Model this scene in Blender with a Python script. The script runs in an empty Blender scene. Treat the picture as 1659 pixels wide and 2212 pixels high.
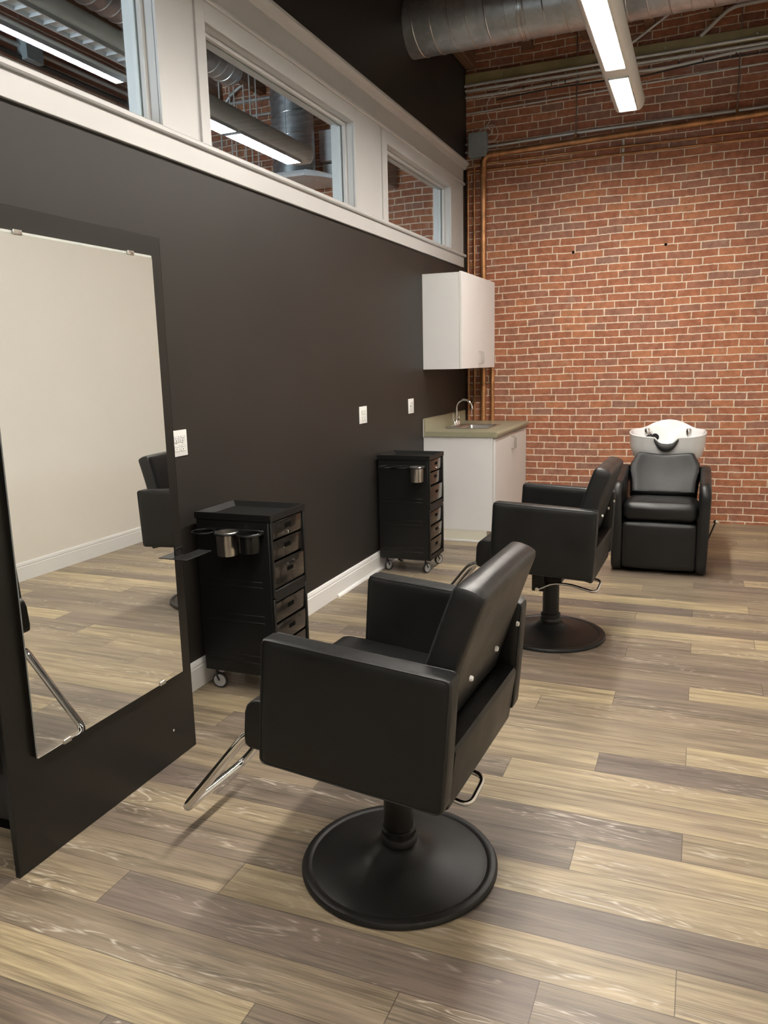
import bpy, bmesh, math, random
from mathutils import Vector, Matrix
random.seed(7)
SC = bpy.context.scene
COL = SC.collection
# ------------------------------------------------------------------ camera
CAM = Vector((2.174, 0.0, 1.5))
RIGHT = Vector((0.928, 0.372, -0.023)); UP = Vector((-0.048, 0.181, 0.982)); FWD = Vector((-0.370, 0.910, -0.186))
RIGHT = (RIGHT - FWD * RIGHT.dot(FWD)).normalized(); FWD.normalize(); UP = RIGHT.cross(FWD)
cd = bpy.data.cameras.new('camera'); cam = bpy.data.objects.new('camera', cd); COL.objects.link(cam)
cam.matrix_world = Matrix(((RIGHT.x, UP.x, -FWD.x, CAM.x), (RIGHT.y, UP.y, -FWD.y, CAM.y), (RIGHT.z, UP.z, -FWD.z, CAM.z), (0, 0, 0, 1)))
cd.sensor_fit = 'VERTICAL'; cd.sensor_height = 36.0; cd.lens = 36.0 * 1688.25 / 2212.0
cd.clip_start = 0.05; cd.clip_end = 60
SC.camera = cam
# ------------------------------------------------------------------ light levels
W = bpy.data.worlds.new('world'); SC.world = W; W.use_nodes = True
W.node_tree.nodes['Background'].inputs[0].default_value = (0.5, 0.5, 0.5, 1)
W.node_tree.nodes['Background'].inputs[1].default_value = 0.05
SC.view_settings.view_transform = 'Standard'; SC.view_settings.look = 'None'
SC.view_settings.exposure = 0.0; SC.view_settings.gamma = 1.0; SC.view_settings.use_curve_mapping = False
LENS = 106.0            # emission of the lit lenses in this room
LENS_COLOR = (1.0, 0.945, 0.865)
LENS_NEXT = 95.0       # lenses in the room behind the windows
LENS_NEXT_COLOR = (0.88, 0.95, 1.0)
DAY = 34.0              # daylight panel of the neighbouring room's big window
D = 7.62               # brick wall
RW = 3.10              # opposite wall
BACK = -2.6
CEIL = 4.50
NX = -3.0              # far wall of the neighbouring room

# ------------------------------------------------------------------ materials
def nt(name):
    m = bpy.data.materials.new(name); m.use_nodes = True
    t = m.node_tree
    return m, t, t.nodes['Principled BSDF']
def N(t, kind, **kw):
    n = t.nodes.new(kind)
    for k, v in kw.items():
        if k.startswith('i_'):
            n.inputs[k[2:].replace('_', ' ')].default_value = v
        else: setattr(n, k, v)
    return n
def L(t, a, b): t.links.new(a, b)
def math_(t, op, a, b=None):
    n = t.nodes.new('ShaderNodeMath'); n.operation = op
    for i, v in enumerate((a, b)):
        if v is None: continue
        if isinstance(v, (int, float)): n.inputs[i].default_value = v
        else: t.links.new(v, n.inputs[i])
    return n.outputs[0]
def mixc(t, f, a, b, mode='MIX'):
    n = t.nodes.new('ShaderNodeMix'); n.data_type = 'RGBA'; n.blend_type = mode
    for i, v in ((0, f), (6, a), (7, b)):
        if isinstance(v, (int, float)): n.inputs[i].default_value = v
        elif isinstance(v, tuple): n.inputs[i].default_value = (*v, 1) if len(v) == 3 else v
        else: t.links.new(v, n.inputs[i])
    return n.outputs[2]
def ramp(t, fac, stops):
    n = t.nodes.new('ShaderNodeValToRGB'); e = n.color_ramp.elements
    while len(e) < len(stops): e.new(0.5)
    for i, (p, c) in enumerate(stops):
        e[i].position = p; e[i].color = (*c, 1)
    t.links.new(fac, n.inputs[0]); return n.outputs[0]
def simple(name, col, rough=0.5, metal=0.0, noise=0.0, nscale=8.0, bump=0.0, bscale=200.0, spec=0.5, coat=0.0, stretch=None):
    m, t, p = nt(name)
    p.inputs['Roughness'].default_value = rough; p.inputs['Metallic'].default_value = metal
    p.inputs['Specular IOR Level'].default_value = spec
    p.inputs['Coat Weight'].default_value = coat
    tc = N(t, 'ShaderNodeTexCoord')
    src = tc.outputs['Object']
    if stretch:
        mp = N(t, 'ShaderNodeMapping'); mp.inputs['Scale'].default_value = stretch; L(t, src, mp.inputs[0]); src = mp.outputs[0]
    nz = N(t, 'ShaderNodeTexNoise'); nz.inputs['Scale'].default_value = nscale; nz.inputs['Detail'].default_value = 4
    L(t, src, nz.inputs['Vector'])
    lo = tuple(c * (1 - noise) for c in col); hi = tuple(min(1, c * (1 + noise)) for c in col)
    L(t, ramp(t, nz.outputs['Fac'], [(0.3, lo), (0.7, hi)]), p.inputs['Base Color'])
    if bump:
        bz = N(t, 'ShaderNodeTexNoise'); bz.inputs['Scale'].default_value = bscale; bz.inputs['Detail'].default_value = 3
        L(t, src, bz.inputs['Vector'])
        bp = N(t, 'ShaderNodeBump'); bp.inputs['Strength'].default_value = bump; bp.inputs['Distance'].default_value = 0.002
        L(t, bz.outputs['Fac'], bp.inputs['Height']); L(t, bp.outputs[0], p.inputs['Normal'])
    return m
def glow(name, col, strength):
    m = bpy.data.materials.new(name); m.use_nodes = True; t = m.node_tree
    t.nodes.remove(t.nodes['Principled BSDF'])
    e = N(t, 'ShaderNodeEmission'); e.inputs[0].default_value = (*col, 1); e.inputs[1].default_value = strength
    L(t, e.outputs[0], t.nodes['Material Output'].inputs[0]); return m

def brick_material():
    m, t, p = nt('old_red_brick')
    tc = N(t, 'ShaderNodeTexCoord'); sp = N(t, 'ShaderNodeSeparateXYZ'); L(t, tc.outputs['Object'], sp.inputs[0])
    H, BW = 0.0648, 0.207
    wob = N(t, 'ShaderNodeTexNoise', i_Scale=1.3, i_Detail=2.0); L(t, tc.outputs['Object'], wob.inputs['Vector'])
    fine = N(t, 'ShaderNodeTexNoise', i_Scale=34.0, i_Detail=4.0); L(t, tc.outputs['Object'], fine.inputs['Vector'])
    fx = N(t, 'ShaderNodeSeparateColor'); L(t, fine.outputs['Color'], fx.inputs[0])
    dz = math_(t, 'ADD', math_(t, 'MULTIPLY', math_(t, 'SUBTRACT', wob.outputs['Fac'], 0.5), 0.035),
               math_(t, 'MULTIPLY', math_(t, 'SUBTRACT', fx.outputs[0], 0.5), 0.011))
    z = math_(t, 'ADD', math_(t, 'ADD', sp.outputs['Z'], dz), math_(t, 'MULTIPLY', sp.outputs['X'], -0.008))
    row = math_(t, 'FLOOR', math_(t, 'DIVIDE', z, H))
    wn = N(t, 'ShaderNodeTexWhiteNoise'); wn.noise_dimensions = '1D'; L(t, row, wn.inputs['W'])
    par = math_(t, 'MULTIPLY', math_(t, 'MODULO', math_(t, 'ADD', row, 200.0), 2.0), 0.5)
    sh = math_(t, 'ADD', par, math_(t, 'MULTIPLY', wn.outputs['Value'], 0.28))
    x = math_(t, 'ADD', math_(t, 'ADD', sp.outputs['X'], 20.0), math_(t, 'MULTIPLY', sh, BW))
    x = math_(t, 'ADD', x, math_(t, 'MULTIPLY', math_(t, 'SUBTRACT', fx.outputs[1], 0.5), 0.009))
    # occasional half bricks: long slow warp along the course
    wv = N(t, 'ShaderNodeTexNoise', i_Scale=1.0, i_Detail=1.0); cw = N(t, 'ShaderNodeCombineXYZ')
    L(t, math_(t, 'MULTIPLY', sp.outputs['X'], 1.6), cw.inputs[0]); L(t, math_(t, 'MULTIPLY', row, 7.3), cw.inputs[1]); L(t, cw.outputs[0], wv.inputs['Vector'])
    x = math_(t, 'ADD', x, math_(t, 'MULTIPLY', wv.outputs['Fac'], 0.16))
    cv = N(t, 'ShaderNodeCombineXYZ'); L(t, x, cv.inputs[0]); L(t, z, cv.inputs[1])
    b = N(t, 'ShaderNodeTexBrick'); b.offset = 0.0; b.squash = 1.0
    b.inputs['Scale'].default_value = 1.0; b.inputs['Brick Width'].default_value = BW; b.inputs['Row Height'].default_value = H
    b.inputs['Mortar Size'].default_value = 0.0054; b.inputs['Mortar Smooth'].default_value = 0.35; b.inputs['Bias'].default_value = 0.0
    b.inputs['Color1'].default_value = (0, 0, 0, 1); b.inputs['Color2'].default_value = (1, 1, 1, 1); b.inputs['Mortar'].default_value = (0.5, 0.5, 0.5, 1)
    L(t, cv.outputs[0], b.inputs['Vector'])
    tone = ramp(t, b.outputs['Color'], [(0.0, (0.330, 0.180, 0.135)), (0.12, (0.365, 0.160, 0.105)), (0.5, (0.395, 0.150, 0.084)), (0.8, (0.430, 0.165, 0.088)), (1.0, (0.510, 0.215, 0.110))])
    mid = N(t, 'ShaderNodeTexNoise', i_Scale=22.0, i_Detail=5.0); L(t, tc.outputs['Object'], mid.inputs['Vector'])
    tone = mixc(t, 1.0, tone, ramp(t, mid.outputs['Fac'], [(0.25, (0.72, 0.72, 0.72)), (0.75, (1.22, 1.2, 1.18))]), 'MULTIPLY')
    big = N(t, 'ShaderNodeTexNoise', i_Scale=0.9, i_Detail=3.0); L(t, tc.outputs['Object'], big.inputs['Vector'])
    tone = mixc(t, math_(t, 'MULTIPLY', big.outputs['Fac'], 0.25), tone, (0.27, 0.15, 0.105))
    # lime bloom and dark pits
    pit = N(t, 'ShaderNodeTexNoise', i_Scale=60.0, i_Detail=2.0); L(t, tc.outputs['Object'], pit.inputs['Vector'])
    tone = mixc(t, ramp(t, pit.outputs['Fac'], [(0.70, (0, 0, 0)), (0.76, (0.8, 0.8, 0.8))]), tone, (0.05, 0.025, 0.02))
    blm = N(t, 'ShaderNodeTexNoise', i_Scale=9.0, i_Detail=6.0); L(t, tc.outputs['Object'], blm.inputs['Vector'])
    tone = mixc(t, ramp(t, blm.outputs['Fac'], [(0.62, (0, 0, 0)), (0.82, (0.45, 0.45, 0.45))]), tone, (0.50, 0.42, 0.34))
    mort = ramp(t, mid.outputs['Fac'], [(0.3, (0.66, 0.56, 0.43)), (0.7, (0.86, 0.77, 0.62))])
    L(t, mixc(t, b.outputs['Fac'], tone, mort), p.inputs['Base Color'])
    p.inputs['Roughness'].default_value = 0.88; p.inputs['Specular IOR Level'].default_value = 0.25
    h = math_(t, 'ADD', math_(t, 'MULTIPLY', b.outputs['Fac'], -1.0), math_(t, 'MULTIPLY', mid.outputs['Fac'], 0.35))
    bp = N(t, 'ShaderNodeBump'); bp.inputs['Strength'].default_value = 0.55; bp.inputs['Distance'].default_value = 0.006
    L(t, h, bp.inputs['Height']); L(t, bp.outputs[0], p.inputs['Normal'])
    return m

def floor_material():
    m, t, p = nt('limed_oak_planks')
    uv = N(t, 'ShaderNodeUVMap'); uv.uv_map = 'plank'
    at = N(t, 'ShaderNodeAttribute'); at.attribute_name = 'tone'
    ac = N(t, 'ShaderNodeSeparateColor'); L(t, at.outputs['Color'], ac.inputs[0])
    tone, seed = ac.outputs[0], ac.outputs[1]
    sp = N(t, 'ShaderNodeSeparateXYZ'); L(t, uv.outputs[0], sp.inputs[0])
    u, v = sp.outputs['X'], sp.outputs['Y']
    def grain(su, sv, det, dist=0.0, off=0.0):
        c = N(t, 'ShaderNodeCombineXYZ')
        L(t, math_(t, 'MULTIPLY', u, su), c.inputs[0]); L(t, math_(t, 'MULTIPLY', v, sv), c.inputs[1])
        L(t, math_(t, 'ADD', math_(t, 'MULTIPLY', seed, 91.0), off), c.inputs[2])
        n = N(t, 'ShaderNodeTexNoise', i_Scale=1.0, i_Detail=det); n.inputs['Distortion'].default_value = dist
        L(t, c.outputs[0], n.inputs['Vector']); return n.outputs['Fac']
    base = ramp(t, tone, [(0.0, (0.125, 0.102, 0.086)), (0.35, (0.205, 0.164, 0.120)), (0.65, (0.285, 0.228, 0.150)), (1.0, (0.385, 0.312, 0.194))])
    g1 = grain(1.6, 22, 6, 0.6); g2 = grain(7.0, 260, 3, 0.0, 5.0); g3 = grain(1.1, 7, 3, 1.2, 11.0)
    c = mixc(t, 1.0, base, ramp(t, g1, [(0.25, (0.55, 0.53, 0.53)), (0.5, (1.0, 1.0, 1.0)), (0.75, (1.38, 1.36, 1.32))]), 'MULTIPLY')
    c = mixc(t, 1.0, c, ramp(t, g2, [(0.3, (0.78, 0.77, 0.77)), (0.7, (1.18, 1.18, 1.17))]), 'MULTIPLY')
    g4 = grain(3.2, 85, 5, 0.8, 17.0)
    c = mixc(t, 1.0, c, ramp(t, g4, [(0.30, (0.62, 0.60, 0.59)), (0.48, (1.0, 1.0, 1.0)), (0.72, (1.16, 1.15, 1.13))]), 'MULTIPLY')
    c = mixc(t, ramp(t, g3, [(0.48, (0, 0, 0)), (0.75, (0.5, 0.5, 0.5))]), c, (0.19, 0.14, 0.12))
    # pale limed grain rings
    cc = N(t, 'ShaderNodeCombineXYZ'); L(t, math_(t, 'MULTIPLY', u, 1.5), cc.inputs[0]); L(t, math_(t, 'MULTIPLY', v, 10.0), cc.inputs[1]); L(t, math_(t, 'MULTIPLY', seed, 53.0), cc.inputs[2])
    fld = N(t, 'ShaderNodeTexNoise', i_Scale=1.0, i_Detail=2.5); fld.inputs['Distortion'].default_value = 0.4; L(t, cc.outputs[0], fld.inputs['Vector'])
    ring = math_(t, 'ABSOLUTE', math_(t, 'SUBTRACT', math_(t, 'FRACT', math_(t, 'MULTIPLY', fld.outputs['Fac'], 17.0)), 0.5))
    ring = ramp(t, ring, [(0.0, (1, 1, 1)), (0.09, (0.55, 0.55, 0.55)), (0.2, (0, 0, 0))])
    patch = grain(1.3, 9, 2, 0.5, 23.0); patch = ramp(t, patch, [(0.50, (0, 0, 0)), (0.66, (1, 1, 1))])
    speck = grain(16.0, 150, 2, 0.0, 31.0); speck = ramp(t, speck, [(0.40, (0, 0, 0)), (0.6, (1, 1, 1))])
    amt = mixc(t, 1.0, mixc(t, 1.0, ring, patch, 'MULTIPLY'), speck, 'MULTIPLY')
    bw = N(t, 'ShaderNodeRGBToBW'); L(t, amt, bw.inputs[0])
    c = mixc(t, math_(t, 'MULTIPLY', bw.outputs[0], 0.8), c, (0.60, 0.53, 0.44))
    # bevelled joints
    at2 = N(t, 'ShaderNodeAttribute'); at2.attribute_name = 'size'
    sz = N(t, 'ShaderNodeSeparateColor'); L(t, at2.outputs['Color'], sz.inputs[0])
    eu = math_(t, 'MINIMUM', u, math_(t, 'SUBTRACT', sz.outputs[0], u)); ev = math_(t, 'MINIMUM', v, math_(t, 'SUBTRACT', sz.outputs[1], v))
    e = math_(t, 'MINIMUM', eu, ev)
    j = ramp(t, math_(t, 'MULTIPLY', e, 100.0), [(0.0, (1, 1, 1)), (0.10, (1, 1, 1)), (0.17, (0, 0, 0))])
    L(t, mixc(t, math_(t, 'MULTIPLY', j, 0.72), c, (0.045, 0.03, 0.022)), p.inputs['Base Color'])
    L(t, math_(t, 'ADD', math_(t, 'MULTIPLY', g2, 0.16), 0.33), p.inputs['Roughness'])
    p.inputs['Specular IOR Level'].default_value = 0.45
    bp = N(t, 'ShaderNodeBump'); bp.inputs['Strength'].default_value = 0.12; bp.inputs['Distance'].default_value = 0.001
    L(t, g2, bp.inputs['Height']); L(t, bp.outputs[0], p.inputs['Normal'])
    return m

def galvanised():
    m, t, p = nt('galvanised_steel')
    tc = N(t, 'ShaderNodeTexCoord')
    vo = N(t, 'ShaderNodeTexVoronoi', i_Scale=26.0); L(t, tc.outputs['Object'], vo.inputs['Vector'])
    nz = N(t, 'ShaderNodeTexNoise', i_Scale=5.0, i_Detail=5.0); L(t, tc.outputs['Object'], nz.inputs['Vector'])
    c = ramp(t, vo.outputs['Color'], [(0.2, (0.45, 0.47, 0.48)), (0.8, (0.54, 0.555, 0.57))])
    c = mixc(t, 1.0, c, ramp(t, nz.outputs['Fac'], [(0.3, (0.8, 0.8, 0.8)), (0.7, (1.1, 1.1, 1.1))]), 'MULTIPLY')
    L(t, c, p.inputs['Base Color']); p.inputs['Metallic'].default_value = 0.75
    L(t, ramp(t, vo.outputs['Color'], [(0.0, (0.36, 0.36, 0.36)), (1.0, (0.44, 0.44, 0.44))]), p.inputs['Roughness'])
    return m
def leather(name, col, rough):
    m, t, p = nt(name)
    tc = N(t, 'ShaderNodeTexCoord')
    nz = N(t, 'ShaderNodeTexNoise', i_Scale=6.0, i_Detail=5.0); L(t, tc.outputs['Object'], nz.inputs['Vector'])
    vo = N(t, 'ShaderNodeTexVoronoi', i_Scale=420.0); L(t, tc.outputs['Object'], vo.inputs['Vector'])
    wr = N(t, 'ShaderNodeTexNoise', i_Scale=18.0, i_Detail=3.0); wr.inputs['Distortion'].default_value = 0.8; L(t, tc.outputs['Object'], wr.inputs['Vector'])
    L(t, ramp(t, nz.outputs['Fac'], [(0.3, tuple(c * 0.85 for c in col)), (0.7, tuple(c * 1.2 for c in col))]), p.inputs['Base Color'])
    L(t, ramp(t, nz.outputs['Fac'], [(0.3, (rough - 0.05,) * 3), (0.7, (rough + 0.08,) * 3)]), p.inputs['Roughness'])
    p.inputs['Specular IOR Level'].default_value = 0.38
    h = math_(t, 'ADD', math_(t, 'MULTIPLY', vo.outputs['Distance'], 0.35), math_(t, 'MULTIPLY', wr.outputs['Fac'], 1.2))
    bp = N(t, 'ShaderNodeBump'); bp.inputs['Strength'].default_value = 0.22; bp.inputs['Distance'].default_value = 0.003
    L(t, h, bp.inputs['Height']); L(t, bp.outputs[0], p.inputs['Normal'])
    return m
def wood(name, lo, hi, stretch=(14, 1.2, 14)):
    m, t, p = nt(name)
    tc = N(t, 'ShaderNodeTexCoord'); mp = N(t, 'ShaderNodeMapping'); mp.inputs['Scale'].default_value = stretch
    L(t, tc.outputs['Object'], mp.inputs[0])
    nz = N(t, 'ShaderNodeTexNoise', i_Scale=1.5, i_Detail=6.0); L(t, mp.outputs[0], nz.inputs['Vector'])
    L(t, ramp(t, nz.outputs['Fac'], [(0.25, lo), (0.75, hi)]), p.inputs['Base Color']); p.inputs['Roughness'].default_value = 0.75
    return m
def glass_pane():
    m = bpy.data.materials.new('window_glass'); m.use_nodes = True; t = m.node_tree
    t.nodes.remove(t.nodes['Principled BSDF'])
    tr = N(t, 'ShaderNodeBsdfTransparent'); tr.inputs[0].default_value = (0.95, 0.98, 0.97, 1)
    gl = N(t, 'ShaderNodeBsdfGlossy'); gl.inputs['Roughness'].default_value = 0.0
    fr = N(t, 'ShaderNodeFresnel'); ge = N(t, 'ShaderNodeNewGeometry')
    L(t, math_(t, 'SUBTRACT', 1.5, math_(t, 'MULTIPLY', ge.outputs['Backfacing'], 1.5 - 1 / 1.5)), fr.inputs[0])
    mx = N(t, 'ShaderNodeMixShader'); L(t, fr.outputs[0], mx.inputs[0]); L(t, tr.outputs[0], mx.inputs[1]); L(t, gl.outputs[0], mx.inputs[2])
    L(t, mx.outputs[0], t.nodes['Material Output'].inputs[0]); return m

M = dict(
    brick=brick_material(), floor=floor_material(), galv=galvanised(), glass=glass_pane(),
    dark_wall=simple('charcoal_wall_paint', (0.0255, 0.0225, 0.0195), 0.5, noise=0.05, nscale=2, bump=0.06, bscale=260, spec=0.28),
    beige=simple('beige_wall_paint', (0.79, 0.755, 0.69), 0.65, noise=0.015, nscale=2, bump=0.03, bscale=220),
    grey_wall=simple('grey_wall_paint', (0.5, 0.5, 0.48), 0.7, noise=0.03),
    trim=simple('white_trim_paint', (0.50, 0.495, 0.485), 0.38, noise=0.03, nscale=3),
    base_white=simple('white_baseboard_paint', (0.80, 0.80, 0.79), 0.35, noise=0.02, nscale=3),
    white_lam=simple('white_laminate', (0.74, 0.735, 0.73), 0.38, noise=0.015, nscale=3),
    almond=simple('almond_edge_band', (0.70, 0.68, 0.58), 0.45, noise=0.02),
    counter=simple('sage_laminate', (0.30, 0.285, 0.195), 0.38, noise=0.10, nscale=160),
    leather=leather('black_leather', (0.0062, 0.0064, 0.0063), 0.42),
    leather2=leather('black_vinyl', (0.0085, 0.0085, 0.0088), 0.37),
    piping=simple('black_piping', (0.010, 0.010, 0.010), 0.45, noise=0.1),
    black_metal=simple('black_powder_coat', (0.0075, 0.0072, 0.0068), 0.44, spec=0.4, noise=0.15, nscale=5, bump=0.12, bscale=500),
    black_panel=simple('black_laminate', (0.0095, 0.0085, 0.0065), 0.36, spec=0.35, noise=0.12, nscale=2.5, bump=0.04, bscale=120),
    black_plastic=simple('black_textured_plastic', (0.0065, 0.0065, 0.0062), 0.47, spec=0.35, noise=0.1, bump=0.15, bscale=420),
    drawer=simple('glossy_smoked_plastic', (0.020, 0.017, 0.014), 0.12, noise=0.2, nscale=4, spec=0.55, coat=0.2),
    gloss_black=simple('glossy_black_plastic', (0.006, 0.006, 0.006), 0.25, noise=0.05, spec=0.4),
    slot=simple('dark_slot', (0.003, 0.003, 0.003), 0.8, noise=0.05, spec=0.05),
    chrome=simple('chrome', (0.78, 0.77, 0.75), 0.08, 1.0, noise=0.02),
    steel=simple('brushed_steel', (0.56, 0.54, 0.51), 0.30, 1.0, noise=0.05, nscale=40),
    nickel=simple('satin_nickel', (0.60, 0.58, 0.54), 0.32, 1.0, noise=0.03),
    rubber=simple('grey_rubber', (0.36, 0.36, 0.36), 0.6, noise=0.06),
    tyre=simple('black_rubber', (0.02, 0.02, 0.02), 0.6, noise=0.06),
    copper=simple('aged_copper', (0.50, 0.25, 0.115), 0.45, 0.8, noise=0.35, nscale=9, stretch=(1, 1, 1)),
    brass=simple('dull_brass_pipe', (0.42, 0.30, 0.15), 0.38, 1.0, noise=0.3, nscale=7),
    conduit=simple('steel_conduit', (0.66, 0.66, 0.64), 0.42, 0.45, noise=0.08, nscale=12),
    strut=simple('yellowed_timber_rail', (0.33, 0.27, 0.13), 0.6, noise=0.2, nscale=5),
    white_cable=simple('white_cable', (0.62, 0.60, 0.56), 0.5, noise=0.06),
    black_cable=simple('black_cable', (0.02, 0.02, 0.02), 0.5, noise=0.06),
    grey_box=simple('grey_enamel', (0.30, 0.33, 0.34), 0.5, noise=0.06),
    plate=simple('white_outlet_plastic', (0.82, 0.82, 0.80), 0.3, noise=0.01),
    porcelain=simple('white_porcelain', (0.70, 0.70, 0.70), 0.14, noise=0.01, coat=0.3),
    fixture=simple('white_fixture_enamel', (0.70, 0.68, 0.64), 0.4, noise=0.02),
    fixture_grey=simple('silver_fixture_enamel', (0.80, 0.82, 0.82), 0.4, noise=0.03),
    louver=simple('louver_aluminium', (0.72, 0.74, 0.76), 0.35, 0.3, noise=0.02),
    joist=wood('old_pine_timber', (0.12, 0.060, 0.032), (0.24, 0.125, 0.066)),
    deck=wood('ceiling_boards', (0.10, 0.055, 0.032), (0.20, 0.11, 0.062), (1.2, 9, 9)),
    mirror=simple('silvered_mirror', (0.93, 0.94, 0.92), 0.0, 1.0, noise=0.0),
    mirror_edge=simple('polished_mirror_edge', (0.74, 0.77, 0.74), 0.12, 0.6, noise=0.02),
    lens=glow('lit_lens', LENS_COLOR, LENS), lens_bright=glow('brighter_lit_lens', LENS_COLOR, LENS * 1.75), lens_next=glow('cool_lit_lens', LENS_NEXT_COLOR, LENS_NEXT),
    dust=simple('pale_hole', (0.5, 0.48, 0.42), 0.6, noise=0.1),
)

# ------------------------------------------------------------------ mesh helpers
def obj(name, bm, mat, parent=None, smooth=True, loc=None, kind=None):
    me = bpy.data.meshes.new(name)
    bmesh.ops.recalc_face_normals(bm, faces=bm.faces)
    bm.to_mesh(me); bm.free()
    mats = mat if isinstance(mat, (list, tuple)) else [mat]
    for m in mats: me.materials.append(M[m])
    if smooth:
        for f in me.polygons: f.use_smooth = True
        try: me.set_sharp_from_angle(angle=math.radians(38))
        except Exception: pass
    o = bpy.data.objects.new(name, me); COL.objects.link(o)
    if parent is not None: o.parent = parent
    if loc: o.location = loc
    if kind: o['kind'] = kind
    return o
def tag(o, label, cat, group=None):
    o['label'] = label; o['category'] = cat
    if group: o['group'] = group
    return o
def thing(name, label, cat, loc=(0, 0, 0), rotz=0.0, group=None):
    o = bpy.data.objects.new(name, None); COL.objects.link(o)
    o.location = loc; o.rotation_euler = (0, 0, rotz); o.empty_display_size = 0.1
    return tag(o, label, cat, group)
def struct(name, bm, mat, smooth=False):
    return obj(name, bm, mat, None, smooth, kind='structure')
def dup(root, loc, rotz, label):
    r = root.copy(); COL.objects.link(r); r.location = loc; r.rotation_euler = (0, 0, rotz); r['label'] = label
    def rec(a, b):
        for ch in list(a.children):
            c = ch.copy(); COL.objects.link(c); c.parent = b; rec(ch, c)
    rec(root, r); return r
def B(): return bmesh.new()
def merge(bm, tmp, mat_index=0):
    for f in tmp.faces: f.material_index = mat_index
    me = bpy.data.meshes.new('tmp'); tmp.to_mesh(me); tmp.free(); bm.from_mesh(me); bpy.data.meshes.remove(me)
def box(bm, x0, x1, y0, y1, z0, z1, bev=0.0, seg=2, mi=0):
    t = bmesh.new(); bmesh.ops.create_cube(t, size=1)
    for v in t.verts:
        v.co = Vector(((x0 + x1) / 2 + v.co.x * (x1 - x0), (y0 + y1) / 2 + v.co.y * (y1 - y0), (z0 + z1) / 2 + v.co.z * (z1 - z0)))
    if bev: bmesh.ops.bevel(t, geom=list(t.edges), offset=bev, segments=seg, profile=0.6, affect='EDGES')
    merge(bm, t, mi); return bm
def prism(bm, pts, axis, a0, a1, bev=0.0, seg=2, mi=0):
    """polygon pts in the two other axes (x:(y,z) y:(x,z) z:(x,y)) extruded along axis"""
    def P(p, a):
        return {'x': (a, p[0], p[1]), 'y': (p[0], a, p[1]), 'z': (p[0], p[1], a)}[axis]
    t = bmesh.new()
    v0 = [t.verts.new(P(p, a0)) for p in pts]; v1 = [t.verts.new(P(p, a1)) for p in pts]
    t.faces.new(v0); t.faces.new(v1[::-1]); n = len(pts)
    for i in range(n): t.faces.new((v0[i], v0[(i + 1) % n], v1[(i + 1) % n], v1[i]))
    bmesh.ops.recalc_face_normals(t, faces=t.faces)
    if bev: bmesh.ops.bevel(t, geom=list(t.edges), offset=bev, segments=seg, profile=0.6, affect='EDGES', clamp_overlap=True)
    merge(bm, t, mi); return bm
def lathe(bm, prof, c=(0, 0, 0), n=48, axis='z', mi=0, loop=False):
    t = bmesh.new(); rings = []
    for r, h in prof:
        ring = []
        for i in range(n):
            a = 2 * math.pi * i / n; p = (r * math.cos(a), r * math.sin(a), h)
            if axis == 'x': p = (p[2], p[0], p[1])
            if axis == 'y': p = (p[0], p[2], p[1])
            ring.append(t.verts.new((p[0] + c[0], p[1] + c[1], p[2] + c[2])))
        rings.append(ring)
    for a, b in list(zip(rings, rings[1:])) + ([(rings[-1], rings[0])] if loop else []):
        for i in range(n): t.faces.new((a[i], a[(i + 1) % n], b[(i + 1) % n], b[i]))
    if not loop and prof[0][0] > 1e-6: t.faces.new(rings[0][::-1])
    if not loop and prof[-1][0] > 1e-6: t.faces.new(rings[-1])
    bmesh.ops.remove_doubles(t, verts=t.verts, dist=1e-6)
    bmesh.ops.recalc_face_normals(t, faces=t.faces)
    merge(bm, t, mi); return bm
def fillet(pts, r, k=6):
    pts = [Vector(p) for p in pts]; out = [pts[0]]
    for a, b, c in zip(pts, pts[1:], pts[2:]):
        d1, d2 = a - b, c - b; q = min(r, d1.length * 0.45, d2.length * 0.45)
        p0, p1 = b + d1.normalized() * q, b + d2.normalized() * q
        for i in range(k + 1):
            s = i / k; out.append(p0 * (1 - s) ** 2 + b * 2 * s * (1 - s) + p1 * s * s)
    out.append(pts[-1]); return out
def tube(bm, pts, r, n=12, fil=0.0, caps=True, mi=0, closed=False):
    pts = fillet(pts, fil) if fil else [Vector(p) for p in pts]
    rad = r if isinstance(r, (list, tuple)) else [r] * len(pts)
    if len(rad) != len(pts): rad = [rad[0] + (rad[-1] - rad[0]) * i / (len(pts) - 1) for i in range(len(pts))]
    t = bmesh.new(); rings = []; up = None; m = len(pts)
    for i, p in enumerate(pts):
        if closed: d = pts[(i + 1) % m] - pts[i - 1]
        else: d = (pts[min(i + 1, m - 1)] - pts[max(i - 1, 0)])
        d.normalize()
        if up is None: up = Vector((0, 0, 1)) if abs(d.z) < 0.9 else Vector((0, 1, 0))
        s = d.cross(up)
        if s.length < 1e-4: s = d.cross(Vector((1, 0, 0)))
        s.normalize(); up = s.cross(d).normalized()
        rings.append([t.verts.new(p + (s * math.cos(2 * math.pi * k / n) + up * math.sin(2 * math.pi * k / n)) * rad[i]) for k in range(n)])
    pairs = list(zip(rings, rings[1:])) + ([(rings[-1], rings[0])] if closed else [])
    for a, b in pairs:
        for k in range(n): t.faces.new((a[k], a[(k + 1) % n], b[(k + 1) % n], b[k]))
    if caps and not closed: t.faces.new(rings[0][::-1]); t.faces.new(rings[-1])
    bmesh.ops.recalc_face_normals(t, faces=t.faces)
    merge(bm, t, mi); return bm
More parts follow.
